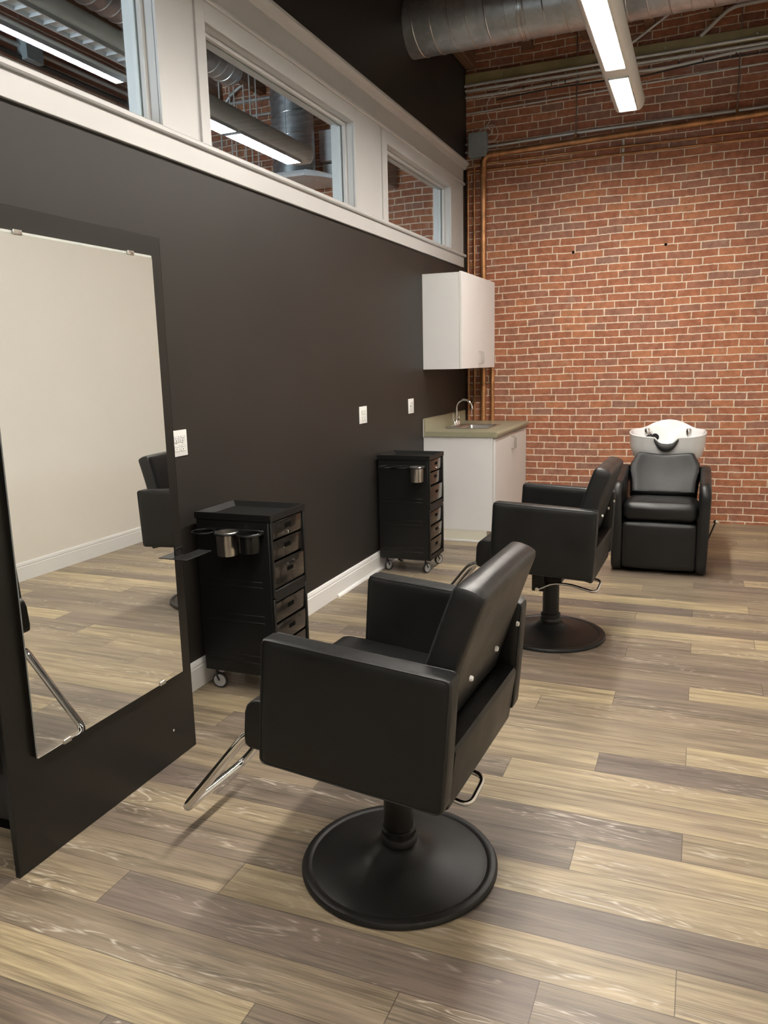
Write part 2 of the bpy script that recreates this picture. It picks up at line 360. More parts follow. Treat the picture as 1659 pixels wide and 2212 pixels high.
def cushion(bm, x0, x1, y0, y1, z0, z1, r=0.02, puff=0.006, n=10, mi=0):
    """rounded box with gently bulging faces"""
    t = bmesh.new(); bmesh.ops.create_cube(t, size=2)
    bmesh.ops.subdivide_edges(t, edges=list(t.edges), cuts=n, use_grid_fill=True)
    h = Vector(((x1 - x0) / 2, (y1 - y0) / 2, (z1 - z0) / 2)); c = Vector(((x0 + x1) / 2, (y0 + y1) / 2, (z0 + z1) / 2))
    rr = min(r, h.x, h.y, h.z)
    for v in t.verts:
        u = v.co.copy()
        # denser near edges
        s = Vector([math.copysign(abs(a) ** 0.55, a) if abs(a) > 1e-9 else 0.0 for a in u])
        p = Vector((s.x * h.x, s.y * h.y, s.z * h.z))
        q = Vector((max(-h.x + rr, min(h.x - rr, p.x)), max(-h.y + rr, min(h.y - rr, p.y)), max(-h.z + rr, min(h.z - rr, p.z))))
        d = p - q
        if d.length > 1e-9: p = q + d.normalized() * rr
        for k in range(3):
            if abs(u[k]) > 0.999:
                a, b = (k + 1) % 3, (k + 2) % 3
                p[k] += math.copysign(puff * (1 - s[a] ** 2) * (1 - s[b] ** 2), u[k])
        v.co = c + p
    merge(bm, t, mi); return bm
def sphere(bm, c, r, seg=16, sq=(1, 1, 1), mi=0):
    t = bmesh.new(); bmesh.ops.create_uvsphere(t, u_segments=seg, v_segments=max(6, seg // 2), radius=r)
    for v in t.verts: v.co = Vector((v.co.x * sq[0] + c[0], v.co.y * sq[1] + c[1], v.co.z * sq[2] + c[2]))
    merge(bm, t, mi); return bm

# ------------------------------------------------------------------ room shell
def lay_floor():
    bm = bmesh.new(); uvl = bm.loops.layers.uv.new('plank')
    tl = bm.loops.layers.float_color.new('tone'); sl = bm.loops.layers.float_color.new('size')
    PW, PL, Y0 = 0.1525, 1.245, 1.227
    known = {(-1, 0): .12, (-1, 1): .62, (0, 0): .92, (0, 1): .28, (1, 0): .42, (1, 1): .30, (2, -1): .60, (2, 0): .10, (2, 1): .30,
             (3, -1): .45, (3, 0): .78, (3, 1): .62, (4, 0): .30, (4, 1): .08, (5, 0): .55, (5, 1): .72, (6, 0): .15, (6, 1): .90, (7, 0): .12, (7, 1): .62,
             (7, -1): .5, (8, 0): .35, (8, 1): .78, (8, 2): .8, (9, 0): .22, (9, 1): .85, (10, 0): .72, (10, 1): .06, (11, 0): .62, (11, 1): .95, (12, 1): .45,
             (13, 0): .70, (13, 1): .50, (14, 0): .88, (14, 1): .25, (15, 0): .22, (15, 1): .92, (16, 1): .35}
    k0, k1 = int((BACK - Y0) // PW) - 1, int((D - Y0) // PW) + 2
    rng = random.Random(11)
    for k in range(k0, k1):
        ya, yb = max(BACK, Y0 + k * PW), min(D, Y0 + (k + 1) * PW)
        if yb - ya < 1e-4: continue
        sh = 1.25 + 0.3115 * (k % 4)
        j = -6
        while True:
            xa = sh + j * PL; xb = xa + PL; j += 1
            if xa > RW: break
            if xb < NX: continue
            tone = rng.choice((.08, .2, .3, .45, .55, .65, .75, .85, .95)); seed = rng.random()
            idx = round((xa - (sh - PL)) / PL)
            if (k, idx) in known: tone = known[(k, idx)]
            ca, cb = max(xa, NX), min(xb, RW)
            vs = [bm.verts.new(p) for p in ((ca, ya, 0), (cb, ya, 0), (cb, yb, 0), (ca, yb, 0))]
            f = bm.faces.new(vs)
            y_base = Y0 + k * PW
            for l in f.loops:
                l[uvl].uv = (l.vert.co.x - xa, l.vert.co.y - y_base); l[tl] = (tone, seed, 0, 1); l[sl] = (PL, PW, 0, 1)
    bmesh.ops.remove_doubles(bm, verts=bm.verts, dist=1e-5)
    return struct('floor', bm, 'floor')
lay_floor()
bm = B(); box(bm, NX - .2, RW + .2, BACK - .2, D + .2, CEIL, CEIL + .1); ceiling = struct('ceiling', bm, 'deck')
for i, x in enumerate([-2.68, -2.16, -1.64, -1.12, -0.60, 0.58, 1.10, 1.62, 2.14, 2.66]):
    bm = B(); box(bm, x - .045, x + .045, BACK, D - .003, CEIL - .26, CEIL, .006, 1)
    obj('joist', bm, 'joist', ceiling, False)
bm = B(); box(bm, .004, .094, 6.42, D - .003, 4.15, CEIL, .006, 1); obj('joist', bm, 'joist', ceiling, False)
bm = B(); box(bm, NX - .2, RW + .2, D, D + .2, -.05, CEIL); struct('wall_far', bm, 'brick')
bm = B(); box(bm, RW, RW + .15, BACK - .2, D, -.05, CEIL); struct('wall_right', bm, 'beige')
bm = B(); box(bm, NX - .2, NX, BACK - .2, D, -.05, CEIL); struct('wall_beyond', bm, 'brick')
# near wall, with a daylight opening in the neighbouring room
bm = B(); box(bm, -.14, RW + .15, BACK - .15, BACK, -.05, CEIL)
box(bm, NX, -2.7, BACK - .15, BACK, -.05, CEIL); box(bm, -.9, -.14, BACK - .15, BACK, -.05, CEIL)
box(bm, -2.7, -.9, BACK - .15, BACK, -.05, 1.0); box(bm, -2.7, -.9, BACK - .15, BACK, 3.4, CEIL); struct('wall_near', bm, 'grey_wall')

# left wall with three clerestory openings
OPEN = [(1.29, 2.94), (3.30, 4.95), (5.525, 7.06)]
ZB, ZT, WX = 2.508, 3.032, -0.14
bm = B()
box(bm, WX, 0, BACK, D, -.05, ZB - .012); box(bm, WX, 0, BACK, D, ZT + .012, CEIL)
ys = [BACK] + [v for o in OPEN for v in (o[0] - .012, o[1] + .012)] + [D]
for a, b in zip(ys[0::2], ys[1::2]): box(bm, WX, 0, a, b, ZB - .012, ZT + .012)
struct('wall_left', bm, 'dark_wall')
for i, (a, b) in enumerate(OPEN):
    w = thing('window_%d' % (i + 1), '', 'window'); del w['label']; del w['category']; w['kind'] = 'structure'
    bm = B()
    box(bm, WX - .01, .004, a - .012, a, ZB - .012, ZT + .012); box(bm, WX - .01, .004, b, b + .012, ZB - .012, ZT + .012)
    box(bm, WX - .01, .004, a, b, ZB - .012, ZB); box(bm, WX - .01, .004, a, b, ZT, ZT + .012)
    obj('jamb', bm, 'trim', w, False)
    bm = B()
    for (x0, x1) in ((-.064, -.040), (-.098, -.074)):
        bm = B(); box(bm, x0, x1, a, a + .02, ZB, ZT, .003, 1); box(bm, x0, x1, b - .02, b, ZB, ZT, .003, 1)
        box(bm, x0, x1, a + .02, b - .02, ZB, ZB + .02, .003, 1); box(bm, x0, x1, a + .02, b - .02, ZT - .02, ZT, .003, 1)
        obj('glazing_bead', bm, 'trim', w, False)
    bm = B(); box(bm, -.072, -.066, a + .004, b - .004, ZB + .004, ZT - .004); obj('pane', bm, 'glass', w, False)
# white trim: apron, stool, casings, head
Y0T, Y1T = BACK, 7.462
bm = B(); box(bm, 0, .019, Y0T, Y1T, 2.383, 2.474, .002, 1); struct('trim_1', bm, 'trim')
bm = B(); prism(bm, [(0, 2.474), (.034, 2.474), (.040, 2.480), (.040, 2.494), (.034, 2.500), (0, 2.500)], 'y', Y0T, Y1T + .015); struct('trim_2', bm, 'trim')
bm = B()
for a, b in ((BACK, 1.29), (2.94, 3.165), (3.228, 3.30), (4.95, 5.37), (5.432, 5.525), (7.06, 7.40), (7.408, 7.452)): box(bm, 0, .018, a, b, 2.500, 3.118, .002, 1)
for a, b in ((3.165, 3.228), (5.37, 5.432), (7.40, 7.408)): box(bm, 0, .006, a, b, 2.500, 3.118)
for a, b in OPEN: box(bm, 0, .018, a, b, 3.032, 3.118, .002, 1); box(bm, 0, .018, a, b, 2.4995, 2.5075)
struct('trim_3', bm, 'trim')
bm = B(); prism(bm, [(0, 3.118), (.026, 3.118), (.032, 3.124), (.032, 3.136), (.026, 3.142), (0, 3.142)], 'y', Y0T, Y1T + .012); struct('trim_4', bm, 'trim')
bm = B(); box(bm, 0, .019, Y0T, 7.452, 3.142, 3.282); struct('trim_5', bm, 'trim')
bm = B(); prism(bm, [(0, 3.262), (.024, 3.262), (.030, 3.272), (.040, 3.290), (.056, 3.302), (.060, 3.306), (.060, 3.322), (0, 3.326)], 'y', Y0T, Y1T + .045); struct('trim_6', bm, 'trim')
def base_profile(h=.135):
    return [(0, 0), (.014, 0), (.014, h - .034), (.011, h - .030), (.011, h - .026), (.013, h - .022), (.009, h - .006), (.005, h), (0, h)]
bm = B(); prism(bm, base_profile(), 'y', BACK, 6.262); struct('baseboard_left', bm, 'base_white')
bm = B(); prism(bm, [(RW - x, z) for x, z in base_profile()], 'y', BACK, D); struct('baseboard_right', bm, 'base_white')
bm = B(); prism(bm, [(.0142, 0.0), (.032, 0.0), (.031, .007), (.026, .014), (.020, .018), (.0142, .019)], 'y', 4.46, 6.262); struct('trim_7', bm, 'base_white')

# ------------------------------------------------------------------ pendant lights
def pendant(name, label, x, y0, y1, zb, w, lens, lit, body_mat, hang, group='linear pendant lights', louver=False, hf=.62):
    h = w * hf; hw = w / 2; lw = w * .29
    t = thing(name, label, 'light fixture', (x, (y0 + y1) / 2, zb), 0, group)
    oy = (y0 + y1) / 2
    pr = []
    for i in range(9):
        a = math.pi / 2 * i / 8; pr.append((lw * 1.05 + (hw - lw * 1.05) * math.sin(a), h * .55 * (1 - math.cos(a))))
    pr += [(hw * .96, h * .72), (hw * .80, h * .88), (hw * .5, h), (-hw * .5, h), (-hw * .80, h * .88), (-hw * .96, h * .72)]
    pr += [(-a, b) for a, b in pr[:9][::-1]]
    bm = B(); prism(bm, pr, 'y', y0 - oy, y1 - oy); obj('housing', bm, body_mat, t)
    for yy in (y0, y1):
        bm = B(); prism(bm, [(a * 1.02, (b - h * .45) * 1.02 + h * .45) for a, b in pr], 'y', yy - oy - .006, yy - oy + .006); obj('end_cap', bm, body_mat, t)
    for a, b in lens:
        bm = B(); box(bm, -lw, lw, a - oy, b - oy, -.004, .004); o = obj('lens', bm, 'lens_bright' if lit == 'lens' and b > 6 else lit, t, False)
        bm = B()
        for s in (-1, 1): box(bm, s * lw - .004, s * lw + .004, a - oy - .004, b - oy + .004, -.010 if not louver else -.022, .002)
        for yy in (a, b): box(bm, -lw, lw, yy - oy - .004, yy - oy + .004, -.010 if not louver else -.022, .002)
        if louver:
            n = int((b - a) / .085)
            for k in range(1, n): box(bm, -lw, lw, a - oy + k * (b - a) / n - .002, a - oy + k * (b - a) / n + .002, -.020, -.0045)
        obj('lens_frame' if not louver else 'louver', bm, 'louver' if louver else body_mat, t, False)
    for yy in hang:
        bm = B(); tube(bm, [(0, yy - oy, h), (0, yy - oy, CEIL - zb)], .0022, 6); obj('hanger_cable', bm, 'steel', t)
    return t
pendant('pendant_light', 'long white linear pendant light glowing in front of the brick wall', 1.588, -1.9, 6.29, 3.245, .212,
        [(5.545, 6.255), (4.17, 5.372), (2.80, 4.00), (1.43, 2.63), (.06, 1.26), (-1.31, -.11)], 'lens', 'fixture', (5.9, 3.0, .2))
pendant('pendant_light', 'grey lit louvred pendant light behind the middle clerestory window', -1.2, 4.50, 6.56, 3.245, .24,
        [(4.56, 5.397), (5.455, 6.42)], 'lens_next', 'fixture_grey', (4.75, 6.3), louver=True)
pendant('pendant_light', 'unlit silver louvred pendant light behind the left clerestory window, nearer the ceiling', -.80, 0.2, 4.05, 3.155, .16,
        [(.3, 4.0)], 'fixture_grey', 'fixture_grey', (1.0, 3.2), louver=True)
pendant('pendant_light', 'slim lit louvred pendant strip behind the left clerestory window, below the unlit one', -1.36, 0.4, 4.45, 3.318, .11,
        [(.5, 4.40)], 'lens_next', 'fixture_grey', (1.2, 3.6), louver=True, hf=.22)

# ------------------------------------------------------------------ ducts
def spiral_duct(name, label, c0, c1, r, pitch, group='spiral ducts', rings=(), cap=False):
    c0, c1 = Vector(c0), Vector(c1); d = (c1 - c0); Ln = d.length
    t = thing(name, label, 'duct', tuple(c0), 0, group)
    ax = 'z' if abs(d.z) > abs(d.x) and abs(d.z) > abs(d.y) else ('x' if abs(d.x) > abs(d.y) else 'y')
    bm = B(); lathe(bm, [(r, 0), (r, Ln)], (0, 0, 0), 56, ax)
    sg = 1
    e = {'x': (Vector((0, 1, 0)), Vector((0, 0, 1)), Vector((1, 0, 0))), 'y': (Vector((1, 0, 0)), Vector((0, 0, 1)), Vector((0, 1, 0))), 'z': (Vector((1, 0, 0)), Vector((0, 1, 0)), Vector((0, 0, 1)))}[ax]
    turns = Ln / pitch; n = int(turns * 28); pts = []
    for i in range(n + 1):
        a = 2 * math.pi * i / 28; pts.append(e[0] * math.cos(a) * r + e[1] * math.sin(a) * r + e[2] * (Ln * i / n))
    obj('duct_tube', bm, 'galv', t)
    bm = B(); tube(bm, pts, .0055, 6); obj('spiral_seam', bm, 'steel', t)
    for q in rings:
        bm = B(); lathe(bm, [(r + .002, q - .022), (r + .007, q - .018), (r + .007, q - .012), (r + .003, q - .008), (r + .003, q + .008), (r + .007, q + .012), (r + .007, q + .018), (r + .002, q + .022)], (0, 0, 0), 56, ax)
        obj('coupling_ring', bm, 'steel', t)
    return t
dk = spiral_duct('spiral_duct', 'galvanised spiral duct running under the ceiling out of the dark wall', (0.0, 6.12, 3.985), (RW, 6.12, 3.985), .205, .135, rings=(.86,))
bm = B(); lathe(bm, [(.125, 0), (.125, .16), (.15, .19)], (1.02, -.16, .02), 36, 'y'); obj('branch_collar', bm, 'galv', dk)
dv = spiral_duct('spiral_duct', 'upright blue-grey spiral duct behind the middle clerestory window', (-1.62, 7.22, 3.30), (-1.62, 7.22, CEIL), .205, .20)
bm = B(); box(bm, -.30, .26, -.30, .30, -.055, 0, .012, 2); prism(bm, [(.26, -.055), (.26, 0), (.40, -.03), (.58, -.09), (.58, -.12), (.42, -.08)], 'y', -.30, .30); obj('flared_hood', bm, 'white_lam', dv)
spiral_duct('spiral_duct', 'crumpled silver duct high behind the middle clerestory window', (-1.9, 4.6, 4.12), (-1.9, 6.6, 4.12), .13, .11)

# ------------------------------------------------------------------ pipes and services on the brick wall
def pipe(name, label, cat, pts, r, mat, fil=.05, group=None, n=12):
    c = Vector(pts[0]); t = thing(name, label, cat, tuple(c), 0, group)
    bm = B(); tube(bm, [Vector(p) - c for p in pts], r, n, fil); obj('tube', bm, mat, t)
    return t
def add(t, name, bm, mat): return obj(name, bm, mat, t, loc=tuple(-Vector(t.location)))
YB = D - .045
t = pipe('copper_pipe', 'thick copper water pipe running along the brick wall and down the corner', 'pipe', [(.178, YB, .0), (.178, YB, 3.385), (2.95, YB, 3.458)], .028, 'copper', .075, 'copper pipes', 16)
for z in (3.25, 1.24):
    bm = B(); lathe(bm, [(.0285, -.03), (.033, -.028), (.033, .028), (.0285, .03)], (.178, YB, z), 20); add(t, 'coupling', bm, 'copper')
bm = B(); lathe(bm, [(.0285, -.03), (.033, -.028), (.033, .028), (.0285, .03)], (.30, YB, 3.388), 20, 'x'); add(t, 'coupling', bm, 'copper')
for x, z in ((1.022, 3.407), (2.332, 3.442)):
    bm = B(); lathe(bm, [(.029, -.012), (.034, -.012), (.034, .012), (.029, .012)], (x, YB, z), 20, 'x'); box(bm, x - .010, x + .010, YB - .010, YB + .010, z + .03, z + .07, .002, 1)
    add(t, 'hanger_clamp', bm, 'copper')
    bm = B(); tube(bm, [(x, YB, z + .06), (x - .004, YB, CEIL)], .005, 8); add(t, 'hanger_rod', bm, 'steel')
t = pipe('copper_pipe', 'copper pipe rising beside the sink counter to behind the wall cabinet', 'pipe', [(.268, D - .04, .0), (.268, D - .04, 1.62), (.20, D - .04, 1.72)], .022, 'copper', .05, 'copper pipes')
t = pipe('copper_pipe', 'thin copper pipe nearest the dark wall, turning along the brick at the lower line', 'pipe', [(.024, D - .03, .0), (.024, D - .03, 3.262), (2.95, D - .028, 3.262)], .0105, 'copper', .02, 'copper pipes', 10)
for z in (1.25, 2.42):
    bm = B(); box(bm, .004, .072, D - .019, D - .001, z - .018, z + .018, .003, 1); add(t, 'pipe_strap', bm, 'copper')
t = pipe('copper_pipe', 'thin copper pipe between the corner pipe and the thick one, turning along the upper line', 'pipe', [(.086, D - .03, .0), (.086, D - .03, 3.322), (2.95, D - .028, 3.322)], .0105, 'copper', .02, 'copper pipes', 10)
t = thing('pipe_bracket', 'small pale bracket strip clamping the two thin copper pipes to the brick', 'bracket', (1.43, D - .012, 3.29))
bm = B(); box(bm, -.010, .010, -.004, .010, -.10, .10, .002, 1)
for z in (-.07, -.028, .032, .07): lathe(bm, [(.006, -.005), (.006, -.010), (.003, -.012)], (0, 0, z), 10, 'y')
obj('strip', bm, 'white_cable', t)
for z in (-.028, .032):
    bm = B(); lathe(bm, [(.0115, -.009), (.014, -.009), (.014, .009), (.0115, .009)], (0, -.017, z), 14, 'x', loop=True); obj('clamp', bm, 'brass', t)
t = thing('junction_box', 'grey electrical box on the brick in the dark wall corner', 'electrical box', (.128, D, 3.48))
bm = B(); box(bm, -.085, .085, -.075, -.001, -.105, .105, .004, 1); obj('case', bm, 'grey_box', t)
bm = B(); box(bm, -.088, .088, -.080, -.074, -.108, .108, .003, 1); obj('cover', bm, 'grey_box', t)
for z in (-.05, .02):
    bm = B(); tube(bm, [(-.125, -.04, z), (-.085, -.04, z)], .010, 10); obj('conduit_stub', bm, 'conduit', t)
bm = B(); tube(bm, [(.05, -.04, .105), (.09, -.05, .16), (.16, -.05, .155), (.195, -.05, .09), (.17, -.05, .02), (.085, -.04, .03)], .004, 6, .05); obj('wire_loop', bm, 'white_cable', t)
bm = B(); tube(bm, [(-.01, -.04, .105), (.03, -.05, .14), (.10, -.05, .14), (.14, -.05, .10), (.10, -.05, .07)], .004, 6, .04)
obj('wire_loop', bm, 'white_cable', t)
pipe('conduit', 'grey conduit lying just above the thick copper pipe', 'conduit', [(.213, D - .030, 3.462), (1.03, D - .030, 3.484), (2.95, D - .030, 3.50)], .0135, 'conduit', .0, 'steel conduits')
t = pipe('flexible_cable', 'thin white cable drooping down the brick to the grey box', 'cable', [(.62, D - .05, 3.985), (.32, D - .03, 3.93), (.20, D - .02, 3.86), (.21, D - .02, 3.74), (.24, D - .02, 3.68), (.16, D - .02, 3.62), (.06, D - .03, 3.57), (.03, D - .04, 3.50)], .0042, 'white_cable', .08, None, 6)
t = thing('timber_rail', 'yellowed horizontal timber rail fixed high across the brick wall', 'rail', (0, D, 4.06))
bm = B(); box(bm, .004, 2.98, -.055, -.001, -.055, .045, .004, 1); obj('rail', bm, 'strut', t)
for x in (.35, 1.05, 1.75, 2.45):
    bm = B(); lathe(bm, [(.008, -.055), (.008, -.060), (.004, -.062)], (x, 0, -.005), 8, 'y'); obj('bolt', bm, 'steel', t)
pipe('conduit', 'brightest steel conduit under the timber rail, highest of the row', 'conduit', [(.006, D - .075, 3.995), (2.95, D - .075, 4.02)], .0125, 'conduit', 0, 'steel conduits')
pipe('conduit', 'steel conduit second down under the timber rail', 'conduit', [(.006, D - .045, 3.962), (2.95, D - .045, 3.978)], .0125, 'conduit', 0, 'steel conduits')
t = pipe('cable_bundle', 'white cable bundle tied under the steel conduits on the brick', 'cable', [(.008, D - .04, 3.905), (.5, D - .04, 3.905), (1.2, D - .04, 3.925), (1.75, D - .04, 3.90), (2.3, D - .04, 3.945), (2.95, D - .04, 3.955)], .0125, 'white_cable', .2)
for x in (.55, .80, .92, 1.62, 1.86, 2.05, 2.3):
    bm = B(); lathe(bm, [(.013, -.004), (.017, -.004), (.017, .004), (.013, .004)], (x, D - .04, 3.915 + (.01 if x > 1 else 0)), 10, 'x'); add(t, 'cable_tie', bm, 'black_cable')
pipe('power_cable', 'sagging black cable slung below the white cable bundle', 'cable', [(.30, D - .03, 3.855), (.8, D - .03, 3.885), (1.3, D - .03, 3.875), (1.55, D - .03, 3.865), (1.95, D - .03, 3.905), (2.4, D - .03, 3.915), (2.95, D - .03, 3.92)], .0065, 'black_cable', .2, None, 8)
pipe('conduit', 'thin steel conduit alone on the brick, lowest under the timber rail', 'conduit', [(.006, D - .02, 3.772), (2.95, D - .02, 3.842)], .0075, 'conduit', 0, 'steel conduits', 8)
pipe('vent_pipe', 'pale bent pipe at the top right of the brick wall', 'pipe', [(2.02, D - .05, 4.10), (2.24, D - .05, 4.285), (2.95, D - .05, 4.30)], .016, 'white_cable', .08)
pipe('brace_rod', 'slanting grey brace rod between the duct and the timber rail', 'rod', [(1.38, D - .06, 4.075), (1.86, D - .12, 4.34)], .011, 'conduit', 0)
t = thing('cable_clip', 'tiny white clip hanging under the steel conduits', 'clip', (1.97, D - .03, 4.01))
bm = B(); tube(bm, [(-.008, 0, .02), (-.008, 0, -.03), (.008, 0, -.03), (.008, 0, .0)], .004, 6, .006); obj('hook', bm, 'plate', t)
for x, z in ((1.013, 2.468), (1.815, 2.477)):
    t = thing('anchor_hole', 'dark anchor plug hole in the brick, %s' % ('left of the pair above the wash chair' if x < 1.2 else 'right of the pair above the wash chair'), 'wall plug', (x, D, z), 0, 'anchor plugs in the brick')
    bm = B(); lathe(bm, [(.0, -.004), (.011, -.003), (.013, .002)], (0, 0, 0), 14, 'y'); obj('plug', bm, 'slot', t)

# neighbouring room fittings seen through the clerestory
t = thing('wall_box', 'white metal box on the brick behind the middle clerestory window', 'electrical box', (-1.37, D, 3.63), 0)
bm = B(); box(bm, -.11, .13, -.12, -.001, -.13, .16, .006, 1); obj('case', bm, 'white_lam', t)
bm = B(); box(bm, -.10, .12, -.08, -.001, -.33, -.15, .006, 1); obj('lower_case', bm, 'fixture_grey', t)
t = thing('air_register', 'pale sheet metal hood behind the right clerestory window', 'vent hood', (-.86, D, 3.36), 0)
bm = B(); prism(bm, [(-.001, -.17), (-.30, -.17), (-.34, -.12), (-.34, .05), (-.20, .14), (-.001, .14)], 'x', -.10, .16, .004, 1); obj('hood', bm, 'grey_box', t)
pipe('conduit', 'upper conduit across the brick behind the middle clerestory window', 'conduit', [(-2.95, D - .03, 4.20), (-.4, D - .03, 4.20)], .016, 'conduit', 0, 'steel conduits')
pipe('conduit', 'lower conduit across the brick behind the middle clerestory window', 'conduit', [(-2.95, D - .03, 4.05), (-.4, D - .03, 4.05)], .014, 'conduit', 0, 'steel conduits')
pipe('conduit', 'curved conduit looping behind the middle clerestory window', 'conduit', [(-2.62, D - .07, 3.9), (-2.60, D - .07, 4.2), (-2.35, D - .07, 4.36), (-1.9, D - .07, 4.39)], .014, 'conduit', .2, 'steel conduits')
for i, x in enumerate((-2.46, -2.34, -2.29, -2.18, -2.11, -2.04)):
    o = pipe('drop_rod', 'one of the thin pale upright rods hanging behind the middle clerestory window', 'rod', [(x, D - .35, CEIL), (x, D - .35, 2.6)], .007, 'white_cable', 0, 'upright rods behind the window', 8)
t = pipe('wall_cable', 'black cable running along the side brick wall behind the left clerestory window', 'cable', [(NX + .03, 1.2, 4.0), (NX + .03, 4.2, 4.0), (NX + .03, 5.2, 3.955), (NX + .03, 7.5, 3.96)], .02, 'black_cable', .2)
pipe('conduit', 'pale conduit along the side brick wall behind the left clerestory window', 'conduit', [(NX + .03, 1.2, 4.03), (NX + .03, 7.5, 4.05)], .02, 'conduit', 0, 'steel conduits')
t = thing('junction_box', 'grey square box on the side brick wall behind the left clerestory window', 'electrical box', (NX, 5.31, 4.02), 0)
bm = B(); box(bm, .001, .10, -.09, .09, -.08, .08, .006, 1); obj('case', bm, 'grey_box', t)

# ------------------------------------------------------------------ styling station
st = thing('styling_station', 'black styling station panel with a tall mirror, standing off the dark wall', 'styling station', (.338, 1.985, 0))
PX, PY = .338, 1.985
def S(o): return o
bm = B(); box(bm, -.019, 0, 1.538 - PY, 2.432 - PY, 0.0, 1.964, .0015, 1); obj('panel', bm, 'black_panel', st)
bm = B(); box(bm, -.017, -.0005, 2.4322 - PY, 2.4335 - PY, 0.0, 1.963); obj('edge_band', bm, 'black_metal', st, False)
bm = B(); box(bm, -.017, -.0005, 1.5365 - PY, 1.5378 - PY, 0.0, 1.963); obj('edge_band', bm, 'black_metal', st, False)
bm = B(); box(bm, -.328, -.0195, 1.70 - PY, 2.30 - PY, .05, 1.90, .002, 1); obj('back_cabinet', bm, 'black_panel', st)
bm = B(); box(bm, -.31, -.04, 1.72 - PY, 2.28 - PY, 0.0, .05); obj('plinth', bm, 'slot', st, False)
bm = B(); box(bm, .0003, .0145, 1.634 - PY, 2.355 - PY, .349, 1.882); obj('mirror_backing', bm, 'black_panel', st, False)
bm = B(); box(bm, .0147, .0200, 1.632 - PY, 2.357 - PY, .347, 1.884)
for f in bm.faces: f.material_index = 0 if f.calc_center_median().x > .0199 else 1
mir = obj('mirror', bm, ['mirror', 'mirror_edge'], st, False)
bm = B(); box(bm, .0003, .0190, 1.632 - PY, 2.357 - PY, 1.8845, 1.8925, .001, 1); obj('top_channel', bm, 'mirror_edge', st, False)
for y, z, s in ((1.764, 1.893, 1), (2.243, 1.893, 1), (2.232, .3465, -1), (1.752, .3465, -1)):
    bm = B(); prism(bm, [(.0006, z), (.0006, z + s * .003), (.0242, z + s * .003), (.0242, z - s * .010), (.0206, z - s * .012), (.0206, z)], 'y', y - .016 - PY, y + .016 - PY, .0008, 1); obj('mirror_clip', bm, 'nickel', st)
bm = B(); lathe(bm, [(.0, .0022), (.0035, .002), (.005, .0002)], (0, 2.30 - PY, .124), 14, 'x'); lathe(bm, [(.0, .0026), (.0018, .0024)], (0, 2.30 - PY, .124), 8, 'x'); obj('screw', bm, 'nickel', st)
bm = B(); box(bm, .0215, .084, 2.345 - PY, 2.508 - PY, .795, .799, .001, 1); box(bm, .0002, .022, 2.372 - PY, 2.42 - PY, .7949, .7991, .001, 1); box(bm, .0002, .003, 2.372 - PY, 2.43 - PY, .775, .82, .001, 1); sh = obj('tool_shelf', bm, 'black_plastic', st)
bm = B(); tube(bm, [(.006, 2.385 - PY, .800), (.006, 2.385 - PY, .828), (.006, 2.43 - PY, .828), (.006, 2.43 - PY, .800)], .0022, 8, .02); obj('holder_loop', bm, 'black_metal', sh)

# ------------------------------------------------------------------ outlets
def outlet(name, label, y, z, w, cols, kind='duplex', gap=.0457):
    t = thing(name, label, 'outlet', (0, y, z), 0, 'white wall outlets')
    bm = B(); box(bm, .0005, .006, -w / 2, w / 2, -.0585, .0585, .0025, 2); obj('plate', bm, 'plate', t)
    for i in range(cols):
        cy = (i - (cols - 1) / 2) * gap
        if kind[i if isinstance(kind, (list, tuple)) else 0] in ('d', 'duplex'):
            for s in (-1, 1):
                bm = B(); box(bm, .0055, .0078, cy - .0165, cy + .0165, s * .0195 - .014, s * .0195 + .014, .004, 2)
                r = obj('receptacle', bm, 'plate', t)
                z0 = s * .0195; bm = B()
                box(bm, .0075, .0081, cy - .0075, cy - .0050, z0 - .001, z0 + .008); box(bm, .0075, .0081, cy + .0050, cy + .0075, z0 - .001, z0 + .006)
                lathe(bm, [(.0028, .0075), (.0028, .0081)], (0, cy, z0 - .007), 10, 'x')
                obj('slots', bm, 'slot', r, False)
            bm = B(); lathe(bm, [(.003, .0055), (.0028, .0072), (0, .0075)], (0, cy, 0), 10, 'x'); obj('screw', bm, 'nickel', t)
        else:
            bm = B(); box(bm, .0055, .0088, cy - .0165, cy + .0165, -.033, .033, .002, 2); r = obj('receptacle', bm, 'plate', t)
            bm = B()
            for s in (-1, 1):
                z0 = s * .021
                box(bm, .0086, .0092, cy - .0075, cy - .0050, z0 - .001, z0 + .007); box(bm, .0086, .0092, cy + .0050, cy + .0075, z0 - .001, z0 + .006)
                lathe(bm, [(.0026, .0086), (.0026, .0092)], (0, cy, z0 - .006), 10, 'x')
            box(bm, .0086, .0092, cy - .008, cy + .008, -.006, -.001); box(bm, .0086, .0092, cy - .008, cy + .008, .001, .006)
            obj('slots', bm, 'slot', r, False)
            bm = B(); sphere(bm, (.0092, cy + .010, -.027), .0018, 8); obj('indicator', bm, 'slot', r)
    return t
outlet('wall_outlet', 'white wall outlet plate partly hidden by the edge of the mirror panel', 2.911, 1.171, .116, 2, ('d', 'd'))
outlet('wall_outlet', 'white double outlet with four sockets on the dark wall between the two trolleys', 4.996, 1.157, .128, 2, ('d', 'd'))
outlet('wall_outlet', 'white outlet with test buttons on the dark wall nearest the sink counter', 5.970, 1.162, .122, 2, ('g', 'd'))

